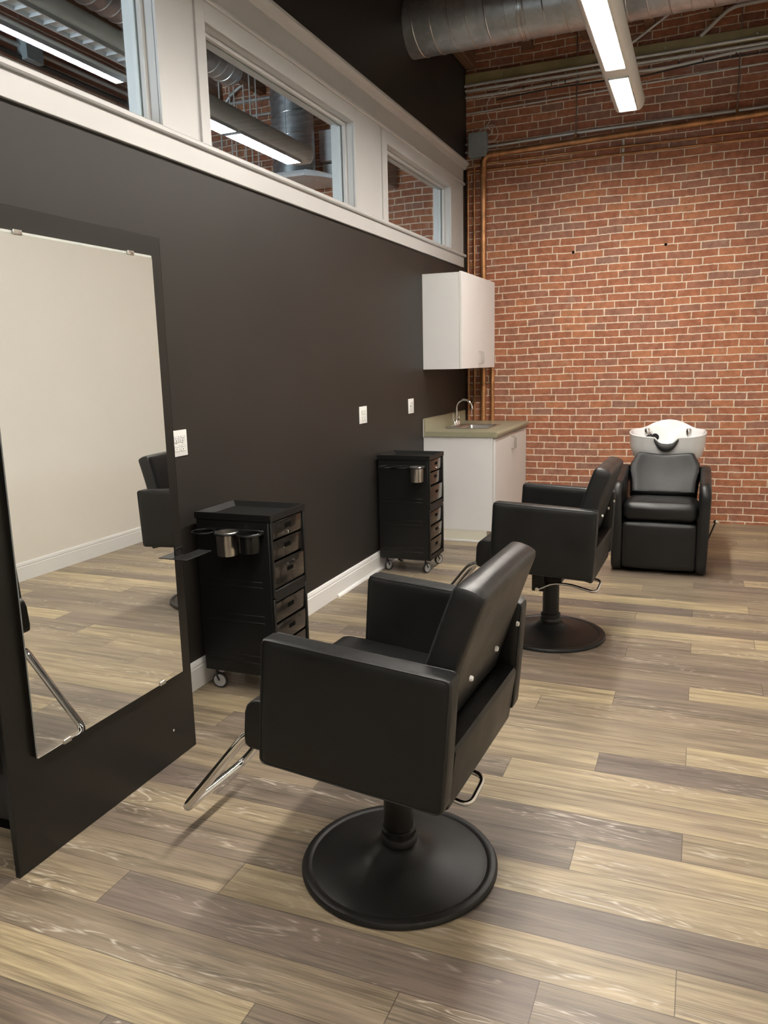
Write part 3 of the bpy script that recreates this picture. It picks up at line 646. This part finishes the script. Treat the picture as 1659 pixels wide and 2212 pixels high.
# ------------------------------------------------------------------ cabinets, counter, sink
def pull(parent, y, z, ln, x=0.0):
    bm = B(); tube(bm, [(x, y, z - ln / 2), (x + .032, y, z - ln / 2), (x + .032, y, z + ln / 2), (x, y, z + ln / 2)], .0042, 10, .014)
    return obj('handle', bm, 'nickel', parent)
wc = thing('wall_cabinet', 'white two door wall cabinet hung above the sink counter', 'cabinet', (0, 6.842, 1.446))
hl = .552
bm = B(); box(bm, .002, .312, -hl, -hl + .016, 0, .768); box(bm, .002, .312, hl - .016, hl, 0, .768); box(bm, .002, .312, -hl + .016, hl - .016, 0, .016); box(bm, .002, .312, -hl + .016, hl - .016, .752, .768); box(bm, .002, .008, -hl + .016, hl - .016, .016, .752); obj('carcass', bm, 'white_lam', wc, False)
bm = B(); box(bm, .3122, .3155, -hl, hl, 0, .768); obj('edge_band', bm, 'almond', wc, False)
for s in (-1, 1):
    a, b = sorted((s * .0012, s * (hl - .0005)))
    bm = B(); box(bm, .317, .335, a, b, .001, .775, .001, 1); d = obj('door', bm, 'white_lam', wc, False)
    pull(d, s * .028, .09, .102, .335)
bc = thing('sink_cabinet', 'white two door base cabinet under the sink counter', 'cabinet', (0, 6.885, 0))
hb = .612
bm = B(); box(bm, .002, .600, -hb, -hb + .018, 0.10, .889); box(bm, .002, .600, hb - .018, hb, .10, .889); box(bm, .002, .600, -hb + .018, hb - .018, .10, .118); box(bm, .002, .01, -hb + .018, hb - .018, .118, .889); box(bm, .58, .60, -hb + .018, hb - .018, .84, .889); obj('carcass', bm, 'white_lam', bc, False)
bm = B(); box(bm, .002, .55, -hb + .002, hb - .002, 0, .0995); obj('plinth', bm, 'almond', bc, False)
bm = B(); prism(bm, [(-hb + .0015, 0), (-hb - .012, 0), (-hb - .012, .006), (-hb - .006, .014), (-hb + .0015, .016)], 'x', .034, .565); obj('quarter_round', bm, 'trim', bc)
bm = B(); box(bm, .6002, .603, -hb, hb, .10, .889); obj('edge_band', bm, 'almond', bc, False)
for s in (-1, 1):
    a, b = sorted((s * .0012, s * (hb - .0005)))
    bm = B(); box(bm, .6045, .6225, a, b, .112, .872, .001, 1); d = obj('door', bm, 'white_lam', bc, False)
    pull(d, s * .030, .79, .102, .6225)
ct = thing('countertop', 'sage green laminate countertop with raised backsplash at the dark wall', 'countertop', (0, 6.885, .8895))
CY = 6.885
SX0, SX1, SY0, SY1 = .135, .455, 6.600 - CY, 7.045 - CY
y0c, y1c = 6.258 - CY, 7.535 - CY
bm = B()
edge = [(.600, 0), (.628, 0), (.638, .004), (.643, .012), (.643, .028), (.638, .036), (.628, .0405), (.600, .0405)]
prism(bm, edge, 'y', y0c, y1c)
box(bm, .002, .60, y0c, SY0, 0, .0405); box(bm, .002, .60, SY1, y1c, 0, .0405); box(bm, .002, SX0, SY0, SY1, 0, .0405); box(bm, SX1, .60, SY0, SY1, 0, .0405)
obj('worktop', bm, 'counter', ct)
bm = B(); prism(bm, [(.002, .0405), (.002, .146), (.008, .150), (.018, .150), (.024, .144), (.024, .0405)], 'y', y0c, y1c - .06); obj('backsplash', bm, 'counter', ct)
bm = B(); tube(bm, [(.006, y0c - .003, -.01), (.006, y0c - .003, .143)], .0035, 8); obj('end_strip', bm, 'trim', ct)
sk = thing('sink', 'small stainless steel drop-in sink in the sage countertop', 'sink', (.285, 6.822, .930))
bm = B()
def rect_ring(hx, hy, r, z, n=6):
    out = []
    for cx, cy, a0 in ((hx - r, hy - r, 0), (-hx + r, hy - r, 90), (-hx + r, -hy + r, 180), (hx - r, -hy + r, 270)):
        for i in range(n + 1):
            a = math.radians(a0 + 90 * i / n); out.append((cx + r * math.cos(a), cy + r * math.sin(a), z))
    return out
rings = [(.195, .24, .03, .0002, 0), (.195, .24, .03, .004, 0), (.185, .232, .03, .006, 0), (.142, .205, .045, .004, .035), (.136, .199, .045, -.004, .035), (.130, .192, .05, -.13, .035), (.10, .16, .05, -.145, .035)]
vs = []
for hx, hy, r, z, off in rings: vs.append([bm.verts.new((p[0] + off, p[1], p[2])) for p in rect_ring(hx, hy, r, z)])
for a, b in zip(vs, vs[1:]):
    n = len(a)
    for i in range(n): bm.faces.new((a[i], a[(i + 1) % n], b[(i + 1) % n], b[i]))
bm.faces.new(vs[-1]); obj('bowl', bm, 'steel', sk)
bm = B(); lathe(bm, [(.0, .001), (.02, .001), (.038, .002), (.04, .0)], (.035, 0, -.1448), 24); obj('drain', bm, 'chrome', sk)
fa = thing('faucet', 'chrome gooseneck faucet with two lever handles at the sink', 'faucet', (.128, 6.822, .9355))
bm = B(); box(bm, -.022, .022, -.075, .075, -.001, .010, .006, 2); lathe(bm, [(.019, .009), (.019, .03), (.014, .045), (.012, .05)], (0, 0, 0), 20); obj('base', bm, 'chrome', fa)
bm = B(); pts = [(0, 0, .045), (0, 0, .165)]
for i in range(1, 13):
    a = math.pi * i / 12 * .93; pts.append((.072 - .072 * math.cos(a), 0, .165 + .068 * math.sin(a)))
pts.append((pts[-1][0] + .002, 0, pts[-1][2] - .025)); tube(bm, pts, .0098, 14); lathe(bm, [(.011, -.008), (.012, .0), (.012, .014), (.0105, .018)], (pts[-1][0], 0, pts[-1][2]), 16); obj('spout', bm, 'chrome', fa)
for s in (-1, 1):
    bm = B(); lathe(bm, [(.017, .009), (.017, .028), (.012, .042), (.0, .048)], (0, s * .058, 0), 18); tube(bm, [(0, s * .058, .04), (-.004, s * .082, .052), (-.004, s * .098, .075), (-.004, s * .096, .115)], [.0062, .0045], 10, .02); obj('lever', bm, 'chrome', fa)

# ------------------------------------------------------------------ trolleys
def make_trolley(label, loc, angs):
    t = thing('salon_trolley', label, 'trolley', loc, 0, 'black drawer trolleys')
    X0, X1, Y0, Y1 = 0.0, .385, 0.0, .318      # drawers face +x, cup rack on the -y side
    bm = B()
    box(bm, X0, X1 - .006, Y0, Y0 + .014, .098, .826, .003, 1); box(bm, X0, X1 - .006, Y1 - .014, Y1, .098, .826, .003, 1)
    box(bm, X0, X0 + .012, Y0 + .014, Y1 - .014, .098, .826); box(bm, X0 + .012, X1 - .02, Y0 + .014, Y1 - .014, .098, .112)
    box(bm, X0 + .012, X1 - .008, Y0 + .014, Y1 - .014, .452, .512); box(bm, X0 + .012, X1 - .03, Y0 + .014, Y1 - .014, .81, .826)
    obj('cabinet_body', bm, 'black_plastic', t)
    bm = B()
    for y in (Y0, Y1 - .016):
        box(bm, X1 - .006, X1 + .006, y, y + .016, .098, .47, .002, 1); box(bm, X1 - .006, X1 + .008, y, y + .016, .478, .83, .002, 1)
    box(bm, X1 - .006, X1 + .006, Y0 + .016, Y1 - .016, .098, .128, .002, 1); box(bm, X1 - .006, X1 + .006, Y0 + .016, Y1 - .016, .455, .508, .002, 1)
    obj('front_frame', bm, 'black_plastic', t)
    for z in (.545, .520, .385, .352, .190, .155):
        bm = B(); box(bm, .030, .335, Y0 - .0022, Y0 + .001, z - .0035, z + .0035, .001, 1); obj('side_rib', bm, 'black_plastic', t)
    bm = B()
    ox0, ox1, oy0, oy1 = -.004, X1 + .010, -.004, Y1 + .004
    # tray: outer walls, sloped inner flanks, floor
    def q(a, b, c, d): bm.faces.new([bm.verts.new(p) for p in (a, b, c, d)])
    o = [(ox0, oy0), (ox1, oy0), (ox1, oy1), (ox0, oy1)]
    def inset(d): return [(ox0 + d, oy0 + d), (ox1 - d, oy0 + d), (ox1 - d, oy1 - d), (ox0 + d, oy1 - d)]
    i1 = inset(.008); i2 = inset(.034)
    levels = [([*o], .827), ([*o], .8565), (i1, .8575), (i2, .835)]
    rr = [[bm.verts.new((p[0], p[1], z)) for p in ring] for ring, z in levels]
    for a, b in zip(rr, rr[1:]):
        for k in range(4): bm.faces.new((a[k], a[(k + 1) % 4], b[(k + 1) % 4], b[k]))
    bm.faces.new(rr[-1]); bm.faces.new(rr[0][::-1])
    obj('top_tray', bm, 'black_plastic', t, False)
    zs = [(.737, .822), (.640, .732), (.517, .634), (.352, .450), (.250, .346), (.134, .244)]
    for k, (z0, z1) in enumerate(zs):
        out = (.0, -.006, .003, -.002, .0, -.002)[k]
        bm = B(); box(bm, X1 - .03, X1 + .003 + out, Y0 + .020, Y1 - .020, z0 + .004, z1 - .002, .005, 2); d = obj('drawer', bm, 'drawer', t)
        zc = (z0 + z1) / 2 + .010
        bm = B(); box(bm, X1 + .0022 + out, X1 + .0042 + out, .131, .187, zc - .011, zc + .009, .002, 1); obj('finger_slot', bm, 'slot', d)
        if k == 0:
            bm = B(); lathe(bm, [(.008, .002), (.008, .007), (.006, .009), (.0, .009)], (X1 + .001, .159, zc - .034), 16, 'x'); obj('lock', bm, 'chrome', d)
    bm = B(); tube(bm, [(.30, Y1, .78), (.30, Y1 + .022, .78), (.37, Y1 + .022, .74), (.37, Y1, .74)], .005, 8, .012); obj('push_handle', bm, 'black_plastic', t)
    # cup rack
    bm = B()
    cs = [(.085, -.066), (.205, -.066), (.320, -.066)]
    for c in cs:
        tube(bm, [(c[0] + .052 * math.cos(a * math.pi / 16), c[1] + .052 * math.sin(a * math.pi / 16), .783) for a in range(32)], .0045, 8, closed=True)
    box(bm, .05, .36, -.012, -.0005, .770, .790, .003, 1); box(bm, .135, .155, -.072, -.060, .779, .787, .002, 1); box(bm, .255, .268, -.072, -.060, .779, .787, .002, 1)
    obj('cup_rack', bm, 'black_plastic', t)
    # castors
    for (cx, cy), ang in zip(((.045, .025), (.345, .025), (.045, .295), (.345, .295)), angs):
        bm = B(); a = math.radians(ang); dx, dy = math.cos(a), math.sin(a)
        tube(bm, [(cx, cy, .100), (cx, cy, .072)], .008, 10)
        for s in (-1, 1):
            tube(bm, [(cx, cy, .076), (cx - dy * s * .012, cy + dx * s * .012, .070), (cx + dx * .014 - dy * s * .012, cy + dy * .014 + dx * s * .012, .040)], .0042, 8, .008)
        f = obj('castor_fork', bm, 'black_metal', t)
        bm = B(); wx, wy = cx + dx * .014, cy + dy * .014
        tb = bmesh.new(); lathe(tb, [(.0, -.008), (.030, -.008), (.030, .008), (.0, .008)], (0, 0, 0), 28, 'y')
        for v in tb.verts: x_, y_ = v.co.x, v.co.y; v.co = Vector((wx + x_ * dx - y_ * dy, wy + x_ * dy + y_ * dx, v.co.z + .0385))
        merge(bm, tb); w = obj('wheel', bm, 'rubber', f)
        bm = B(); tb = bmesh.new(); lathe(tb, [(.0302, -.0085), (.0355, -.0075), (.0378, -.003), (.0378, .003), (.0355, .0075), (.0302, .0085), (.0301, 0)], (0, 0, 0), 32, 'y', loop=True)
        for v in tb.verts: x_, y_ = v.co.x, v.co.y; v.co = Vector((wx + x_ * dx - y_ * dy, wy + x_ * dy + y_ * dx, v.co.z + .0385))
        merge(bm, tb); obj('tyre', bm, 'tyre', f)
    return t
ta = make_trolley('black drawer trolley beside the mirror panel, half hidden by the nearest chair', (.050, 2.932, 0), (8, -30, 60, 75))
make_trolley('black drawer trolley standing in front of the white sink cabinet', (.030, 5.178, 0), (72, 66, 70, 62))
def cup(name, label, loc, mat, r=.048, h=.105, group=None):
    t = thing(name, label, 'cup', loc, 0, group)
    bm = B(); lathe(bm, [(.0, .001), (r * .86, .001), (r * .90, .0), (r * .93, .004), (r * .98, h - .004), (r * 1.06, h - .002), (r * 1.08, h), (r * 1.04, h + .002), (r * .95, h), (r * .90, .006), (.0, .005)], (0, 0, 0), 36)
    obj('cup_wall', bm, mat, t); return t
cup('metal_cup', 'brushed metal cup in the rack of the trolley beside the mirror panel', (.050 + .205, 2.932 - .066, .785 - .102), 'steel')
cup('black_cup', 'glossy black cup in the trolley rack, right of the near metal cup', (.050 + .320, 2.932 - .066, .785 - .082), 'gloss_black', h=.085)
cup('metal_cup', 'pale metal cup in the rack of the trolley near the sink cabinet', (.030 + .320, 5.178 - .066, .785 - .102), 'steel')

# ------------------------------------------------------------------ salon chairs
def make_chair(label, loc, rotz, tilt, lift):
    t = thing('salon_chair', label, 'chair', loc, rotz, 'black leather salon chairs')
    # pedestal
    bm = B(); lathe(bm, [(.292, 0), (.297, .004), (.297, .012), (.292, .019), (.281, .022), (.271, .0205), (.266, .0175), (.262, .0185), (.255, .0205), (.21, .0255), (.16, .0335), (.115, .045), (.085, .058), (.068, .073), (.058, .080), (.0, .080)], (0, 0, 0), 96); obj('base_disc', bm, 'black_metal', t)
    bm = B(); lathe(bm, [(.052, .078), (.056, .082), (.056, .098), (.053, .102), (.0495, .104), (.0495, .110), (.053, .112), (.053, .124), (.049, .128), (.045, .129)], (0, 0, 0), 40); obj('collar', bm, 'black_metal', t)
    bm = B(); lathe(bm, [(.0445, .11), (.0445, lift + .02)], (0, 0, 0), 40); obj('post', bm, 'black_metal', t)
    def up(name, bm, mat, parent=None):
        o = obj(name, bm, mat, parent or t)
        if parent is None: o.location = (0, 0, lift); o.rotation_euler = (0, tilt, 0)
        return o
    bm = B(); box(bm, -.15, .15, -.11, .11, .012, .032, .004, 1); box(bm, -.075, .07, -.062, .062, -.075, .014, .006, 2); o = up('mount_plate', bm, 'black_metal')
    # arms
    for s in (-1, 1):
        a, b = sorted((s * .287, s * .357))
        bm = B(); cushion(bm, -.252, .270, a, b, .040, .395, .013, .004, 12); arm = up('armrest', bm, 'leather')
        bm = B(); yo = s * .3555
        for yy in (s * .3568, s * .2872):
            r0 = .016; c = []
            for cx, cz, a0 in ((.270 - r0 - .003, .395 - r0 - .003, 0), (-.252 + r0 + .003, .395 - r0 - .003, 90), (-.252 + r0 + .003, .040 + r0 + .003, 180), (.270 - r0 - .003, .040 + r0 + .003, 270)):
                for i in range(6):
                    an = math.radians(a0 + 90 * i / 5); c.append((cx + r0 * math.cos(an), yy - s * (.004 if abs(yy) > .32 else -.004), cz + r0 * math.sin(an)))
            tube(bm, c, .0022, 6, closed=True)
        obj('piping', bm, 'piping', arm)
    # seat with waterfall front
    bm = B(); prof = [(.20, .168), (-.24, .178), (-.305, .176), (-.328, .170), (-.342, .156), (-.349, .132), (-.350, .06), (-.346, .034), (-.33, .026), (.20, .030)]
    prism(bm, prof, 'y', -.283, .283, .010, 3); up('seat', bm, 'leather')
    # backrest: slab leaning back, puffed top
    bm = B(); t2 = bmesh.new(); cushion(t2, -.0435, .0435, -.283, .283, .0, .408, .014, .006, 16)
    lean = math.radians(13.0)
    for v in t2.verts:
        x, z = v.co.x, v.co.z
        z -= .012 * max(0, 1 - abs(v.co.x) / .044) * 0; z += (.010 * (1 - (x / .0435) ** 2) * (1 if z > .39 else 0)); x += .012 * (z / .405) ** 2
        v.co.y *= 1 - .075 * (z / .405)
        v.co.x = .165 + x * math.cos(lean) + z * math.sin(lean); v.co.z = .188 + z * math.cos(lean) - x * math.sin(lean)
    merge(bm, t2); bk = up('backrest', bm, 'leather2')
    for y in (-.22, .0, .22):
        bm = B(); lathe(bm, [(.0075, -.002), (.0075, .003), (.0055, .006), (.0, .007)], (.2765, y, .352), 16, 'x'); obj('bolt', bm, 'plate', bk)
    # lower back rail
    bm = B(); prism(bm, [(.205, .022), (.252, .012), (.262, .018), (.272, .175), (.266, .190), (.225, .192), (.210, .186)], 'y', -.283, .283, .006, 2); up('rear_rail', bm, 'leather')
    # chrome footrest loop
    bm = B()
    p = [(-.22, -.165, .008), (-.405, -.165, .008), (-.655, -.165, -.338), (-.655, .165, -.338), (-.405, .165, .008), (-.22, .165, .008)]
    pts = [Vector(p[0])] ; tube(bm, fillet(p, .05, 8), .0148, 16); up('footrest', bm, 'chrome')
    # pump lever
    bm = B(); p = [(-.05, -.098, -.108), (.03, -.098, -.066), (.12, -.095, -.068), (.255, -.092, -.100), (.268, .010, -.062), (.12, .012, -.035), (.02, .012, -.03)]
    tube(bm, fillet(p, .03, 6), .0078, 12)
    o = obj('pump_lever', bm, 'chrome', t); o.location = (0, 0, lift)
    bm = B(); box(bm, -.085, -.02, -.102, -.060, -.118, .012, .003, 1); o = obj('lever_bracket', bm, 'black_metal', t); o.location = (0, 0, lift)
    bm = B(); lathe(bm, [(.0, -.108), (.011, -.107), (.011, -.098), (.006, -.094)], (-.055, 0, -.107), 14, 'y'); o = obj('lever_pivot', bm, 'chrome', t); o.location = (0, 0, lift)
    return t
def retilt(t, tilt, lift):
    for c in t.children:
        n = c.name.split('.')[0]
        if n in ('mount_plate', 'armrest', 'seat', 'backrest', 'rear_rail', 'footrest'): c.rotation_euler = (0, tilt, 0); c.location = (0, 0, lift)
        if n in ('pump_lever', 'lever_bracket', 'lever_pivot'): c.location = (0, 0, lift)
ch = make_chair('black leather salon chair nearest the camera, facing the mirror', (1.385, 2.0, 0), math.radians(-2.5), math.radians(4.3), .400)
ch2 = dup(ch, (1.455, 4.185, 0), math.radians(-1.5), 'black leather salon chair in the middle of the room, before the shampoo chair')
retilt(ch2, math.radians(2.6), .390)

# ------------------------------------------------------------------ shampoo chair with basin
sc_ = thing('shampoo_chair', 'black leather shampoo chair with a white wash basin, against the brick wall', 'shampoo chair', (1.942, 5.625, 0))
for s in (-1, 1):
    bm = B()
    fp = fillet([(0, .0, .30), (0, .0, .004), (0, .69, .004), (0, .72, .62), (0, .60, .715), (0, .30, .675), (0, .0, .640), (0, .0, .30)], .11, 10)
    prof = []
    for p in fp:
        q = (round(p.y, 4), round(max(p.z, .004), 4))
        if not prof or (abs(q[0] - prof[-1][0]) + abs(q[1] - prof[-1][1])) > .004: prof.append(q)
    if abs(prof[0][0] - prof[-1][0]) + abs(prof[0][1] - prof[-1][1]) < .004: prof.pop()
    t2 = bmesh.new(); a, b = sorted((s * .246, s * .318)); rows = []
    for k in range(13):
        an = math.pi * k / 12; xx = (a + b) / 2 - (b - a) / 2 * math.cos(an); inn = .020 * (1 - math.sin(an) ** .6)
        rows.append([t2.verts.new((xx, .36 + (p[0] - .36) * (1 - inn / .36), .33 + (p[1] - .33) * (1 - inn / .33))) for p in prof])
    for r0, r1 in zip(rows, rows[1:]):
        for k in range(len(prof)): t2.faces.new((r0[k], r0[(k + 1) % len(prof)], r1[(k + 1) % len(prof)], r1[k]))
    t2.faces.new(rows[0]); t2.faces.new(rows[-1][::-1])
    for v in t2.verts:   # arms swell and splay a little at elbow height
        k = max(0, 1 - abs(v.co.z - .56) / .22); v.co.x += s * .010 * k
    merge(bm, t2); obj('armrest', bm, 'leather2', sc_)
bm = B(); t2 = bmesh.new(); cushion(t2, -.243, .243, .008, .56, .375, .510, .045, .012, 16)
for v in t2.verts: v.co.z += -.028 * max(0, (v.co.y - .1) / .46) * (1 if v.co.z > .45 else 0) - .006 * math.exp(-(v.co.x / .05) ** 2) * (1 if v.co.z > .49 else 0)
merge(bm, t2); obj('seat', bm, 'leather2', sc_)
bm = B(); cushion(bm, -.243, .243, .006, .075, .040, .366, .022, .008, 14); obj('leg_rest', bm, 'leather2', sc_)
bm = B(); box(bm, -.245, .245, .08, .66, .020, .37, .004, 1); obj('inner_frame', bm, 'slot', sc_)
# contoured back cushion
ou = [(.0, .236), (.12, .238), (.30, .242), (.44, .252), (.55, .262), (.66, .259), (.76, .245), (.87, .226), (.95, .211), (1.0, .203)]
def half(u):
    for (a, wa), (b, wb) in zip(ou, ou[1:]):
        if u <= b: k = (u - a) / (b - a); k = k * k * (3 - 2 * k); return wa + (wb - wa) * k
    return ou[-1][1]
bm = bmesh.new(); nu, nv = 30, 24; Hh, lean = .345, math.radians(27); front, back = [], []
for side, store in ((1, front), (-1, back)):
    for i in range(nu + 1):
        u = i / nu; row = []
        for j in range(nv + 1):
            v = j / nv * 2 - 1
            eu = min(1, min(u, 1 - u) / .09); ev = min(1, (1 - abs(v)) / .16)
            rd = math.sqrt(max(0, 1 - (1 - eu) ** 2)) * math.sqrt(max(0, 1 - (1 - ev) ** 2))
            x = half(u) * v
            th = .052 * rd + .004
            if side > 0: th += .016 * abs(v) ** 2.2 * rd * (1 if u > .05 else 0) - .010 * rd * math.exp(-((u - .55) / .35) ** 2) * (1 - v * v)
            zz = u * Hh - .016 * math.exp(-(v / .45) ** 2) * u ** 6
            row.append(bm.verts.new((x, .47 + zz * math.sin(lean) - side * th * math.cos(lean), .478 + zz * math.cos(lean) + side * th * math.sin(lean))))
        store.append(row)
for g, flip in ((front, False), (back, True)):
    for i in range(nu):
        for j in range(nv):
            f = (g[i][j], g[i][j + 1], g[i + 1][j + 1], g[i + 1][j]); bm.faces.new(f[::-1] if flip else f)
for i in range(nu):
    for j in (0, nv): bm.faces.new((front[i][j], front[i + 1][j], back[i + 1][j], back[i][j]))
for j in range(nv):
    for i in (0, nu): bm.faces.new((front[i][j], front[i][j + 1], back[i][j + 1], back[i][j]))
obj('backrest', bm, 'leather2', sc_)
# porcelain basin
def basin_ring(rx, ry, zf, n=72, p=2.7, cy=.86):
    out = []
    for i in range(n):
        a = 2 * math.pi * i / n; c, s = math.cos(a), math.sin(a)
        x = math.copysign(abs(c) ** (2 / p), c) * rx; y = math.copysign(abs(s) ** (2 / p), s) * ry
        out.append((x, cy + y, zf(a, x, y)))
    return out
def rim(a, x, y):
    b = max(0, math.sin(a)); f = max(0, -math.sin(a))
    z = .938 + .070 * b ** 1.6 * math.exp(-(x / .19) ** 2) - .028 * f - .012 * math.exp(-((abs(x) - .2) / .06) ** 2) * b
    return z - .055 * math.exp(-(x / .060) ** 4) * f ** 2
bm = bmesh.new()
spec = [(.150, .130, lambda a, x, y: .690, 2.2), (.205, .175, lambda a, x, y: .700, 2.3), (.258, .222, lambda a, x, y: .755, 2.7), (.276, .242, lambda a, x, y: .83, 2.9), (.282, .252, lambda a, x, y: rim(a, x, y) - .016, 2.8), (.285, .256, lambda a, x, y: rim(a, x, y) - .005, 2.8),
        (.279, .250, rim, 2.8), (.270, .241, lambda a, x, y: rim(a, x, y) - .004, 2.8), (.262, .232, lambda a, x, y: rim(a, x, y) - .022, 2.7), (.225, .205, lambda a, x, y: .872, 2.5), (.165, .185, lambda a, x, y: .840, 2.3), (.125, .145, lambda a, x, y: .765, 2.1), (.04, .05, lambda a, x, y: .745, 2.0)]
rr = [[bm.verts.new(p) for p in basin_ring(rx, ry, zf, p=pp)] for rx, ry, zf, pp in spec]
for a, b in zip(rr, rr[1:]):
    for i in range(72): bm.faces.new((a[i], a[(i + 1) % 72], b[(i + 1) % 72], b[i]))
bm.faces.new(rr[0][::-1]); bm.faces.new(rr[-1])
bs = obj('wash_basin', bm, 'porcelain', sc_)
bm = B(); lathe(bm, [(.0, .003), (.025, .003), (.038, .0)], (0, .86, .7455), 24); obj('drain', bm, 'chrome', bs)
bm = B(); box(bm, -.11, .11, .78, .96, .012, .70, .02, 2); box(bm, -.20, .20, .70, 1.0, .003, .03, .006, 1); obj('basin_stand', bm, 'black_metal', sc_)
# neck rest gel
bm = bmesh.new(); nn = 20; g = []
for i in range(nn + 1):
    x = -.088 + .176 * i / nn; k = x / .088; top = .903 - .040 * (1 - abs(k) ** 2.6); bot = .800 + .080 * abs(k) ** 2.4
    bot = min(bot, top - .006); bul = .022 * math.sqrt(max(0, 1 - k * k)) + .004
    ring = []
    for q in range(10):
        a = 2 * math.pi * q / 10; ring.append(bm.verts.new((x, .592 + .010 - bul * math.cos(a) * .9 + .012 * k * k, (top + bot) / 2 + (top - bot) / 2 * math.sin(a))))
    g.append(ring)
for a, b in zip(g, g[1:]):
    for q in range(10): bm.faces.new((a[q], a[(q + 1) % 10], b[(q + 1) % 10], b[q]))
bm.faces.new(g[0]); bm.faces.new(g[-1][::-1]); obj('neck_rest', bm, 'tyre', bs)
for s in (-1, 1):
    bm = B(); lathe(bm, [(.020, .864), (.020, .876), (.013, .882), (.013, .900), (.0205, .905), (.0205, .948), (.016, .955), (.0, .956)], (s * .152, .86, 0), 20); obj('tap', bm, 'chrome', bs)
bm = B(); tube(bm, [(-.152, .845, .895), (-.120, .80, .905), (-.098, .745, .905), (-.085, .690, .905)], [.009, .012], 12, .03); t2 = bmesh.new(); lathe(t2, [(.010, .03), (.026, .0), (.029, -.006), (.029, -.014), (.0, -.014)], (0, 0, 0), 24, 'y')
for v in t2.verts: v.co = Vector((v.co.x - .083, v.co.y * 1 + .672, v.co.z + .905))
merge(bm, t2); obj('spray_head', bm, 'black_metal', bs)
bm = B(); tube(bm, [(-.152, .84, .90), (-.135, .81, .925), (-.12, .775, .915)], .006, 8, .02); sphere(bm, (-.118, .785, .925), .011, 12); obj('hose_joint', bm, 'chrome', bs)
bm = B(); tube(bm, [(.318, .42, .17), (.352, .44, .262), (.366, .45, .300)], .0058, 10, .01); lv = obj('recline_lever', bm, 'black_metal', sc_)
bm = B(); sphere(bm, (.370, .45, .313), .016, 16); obj('knob', bm, 'chrome', lv)

# ------------------------------------------------------------------ daylight through the neighbouring room's window
ld = bpy.data.lights.new('sky_light', 'AREA'); ld.shape = 'RECTANGLE'; ld.size = 1.7; ld.size_y = 2.3; ld.energy = DAY * 12; ld.color = (0.72, 0.86, 1.0)
lo = bpy.data.objects.new('sky_light', ld); COL.objects.link(lo); lo.location = (-1.8, BACK - .3, 2.2); lo.rotation_euler = (math.radians(90), 0, 0)
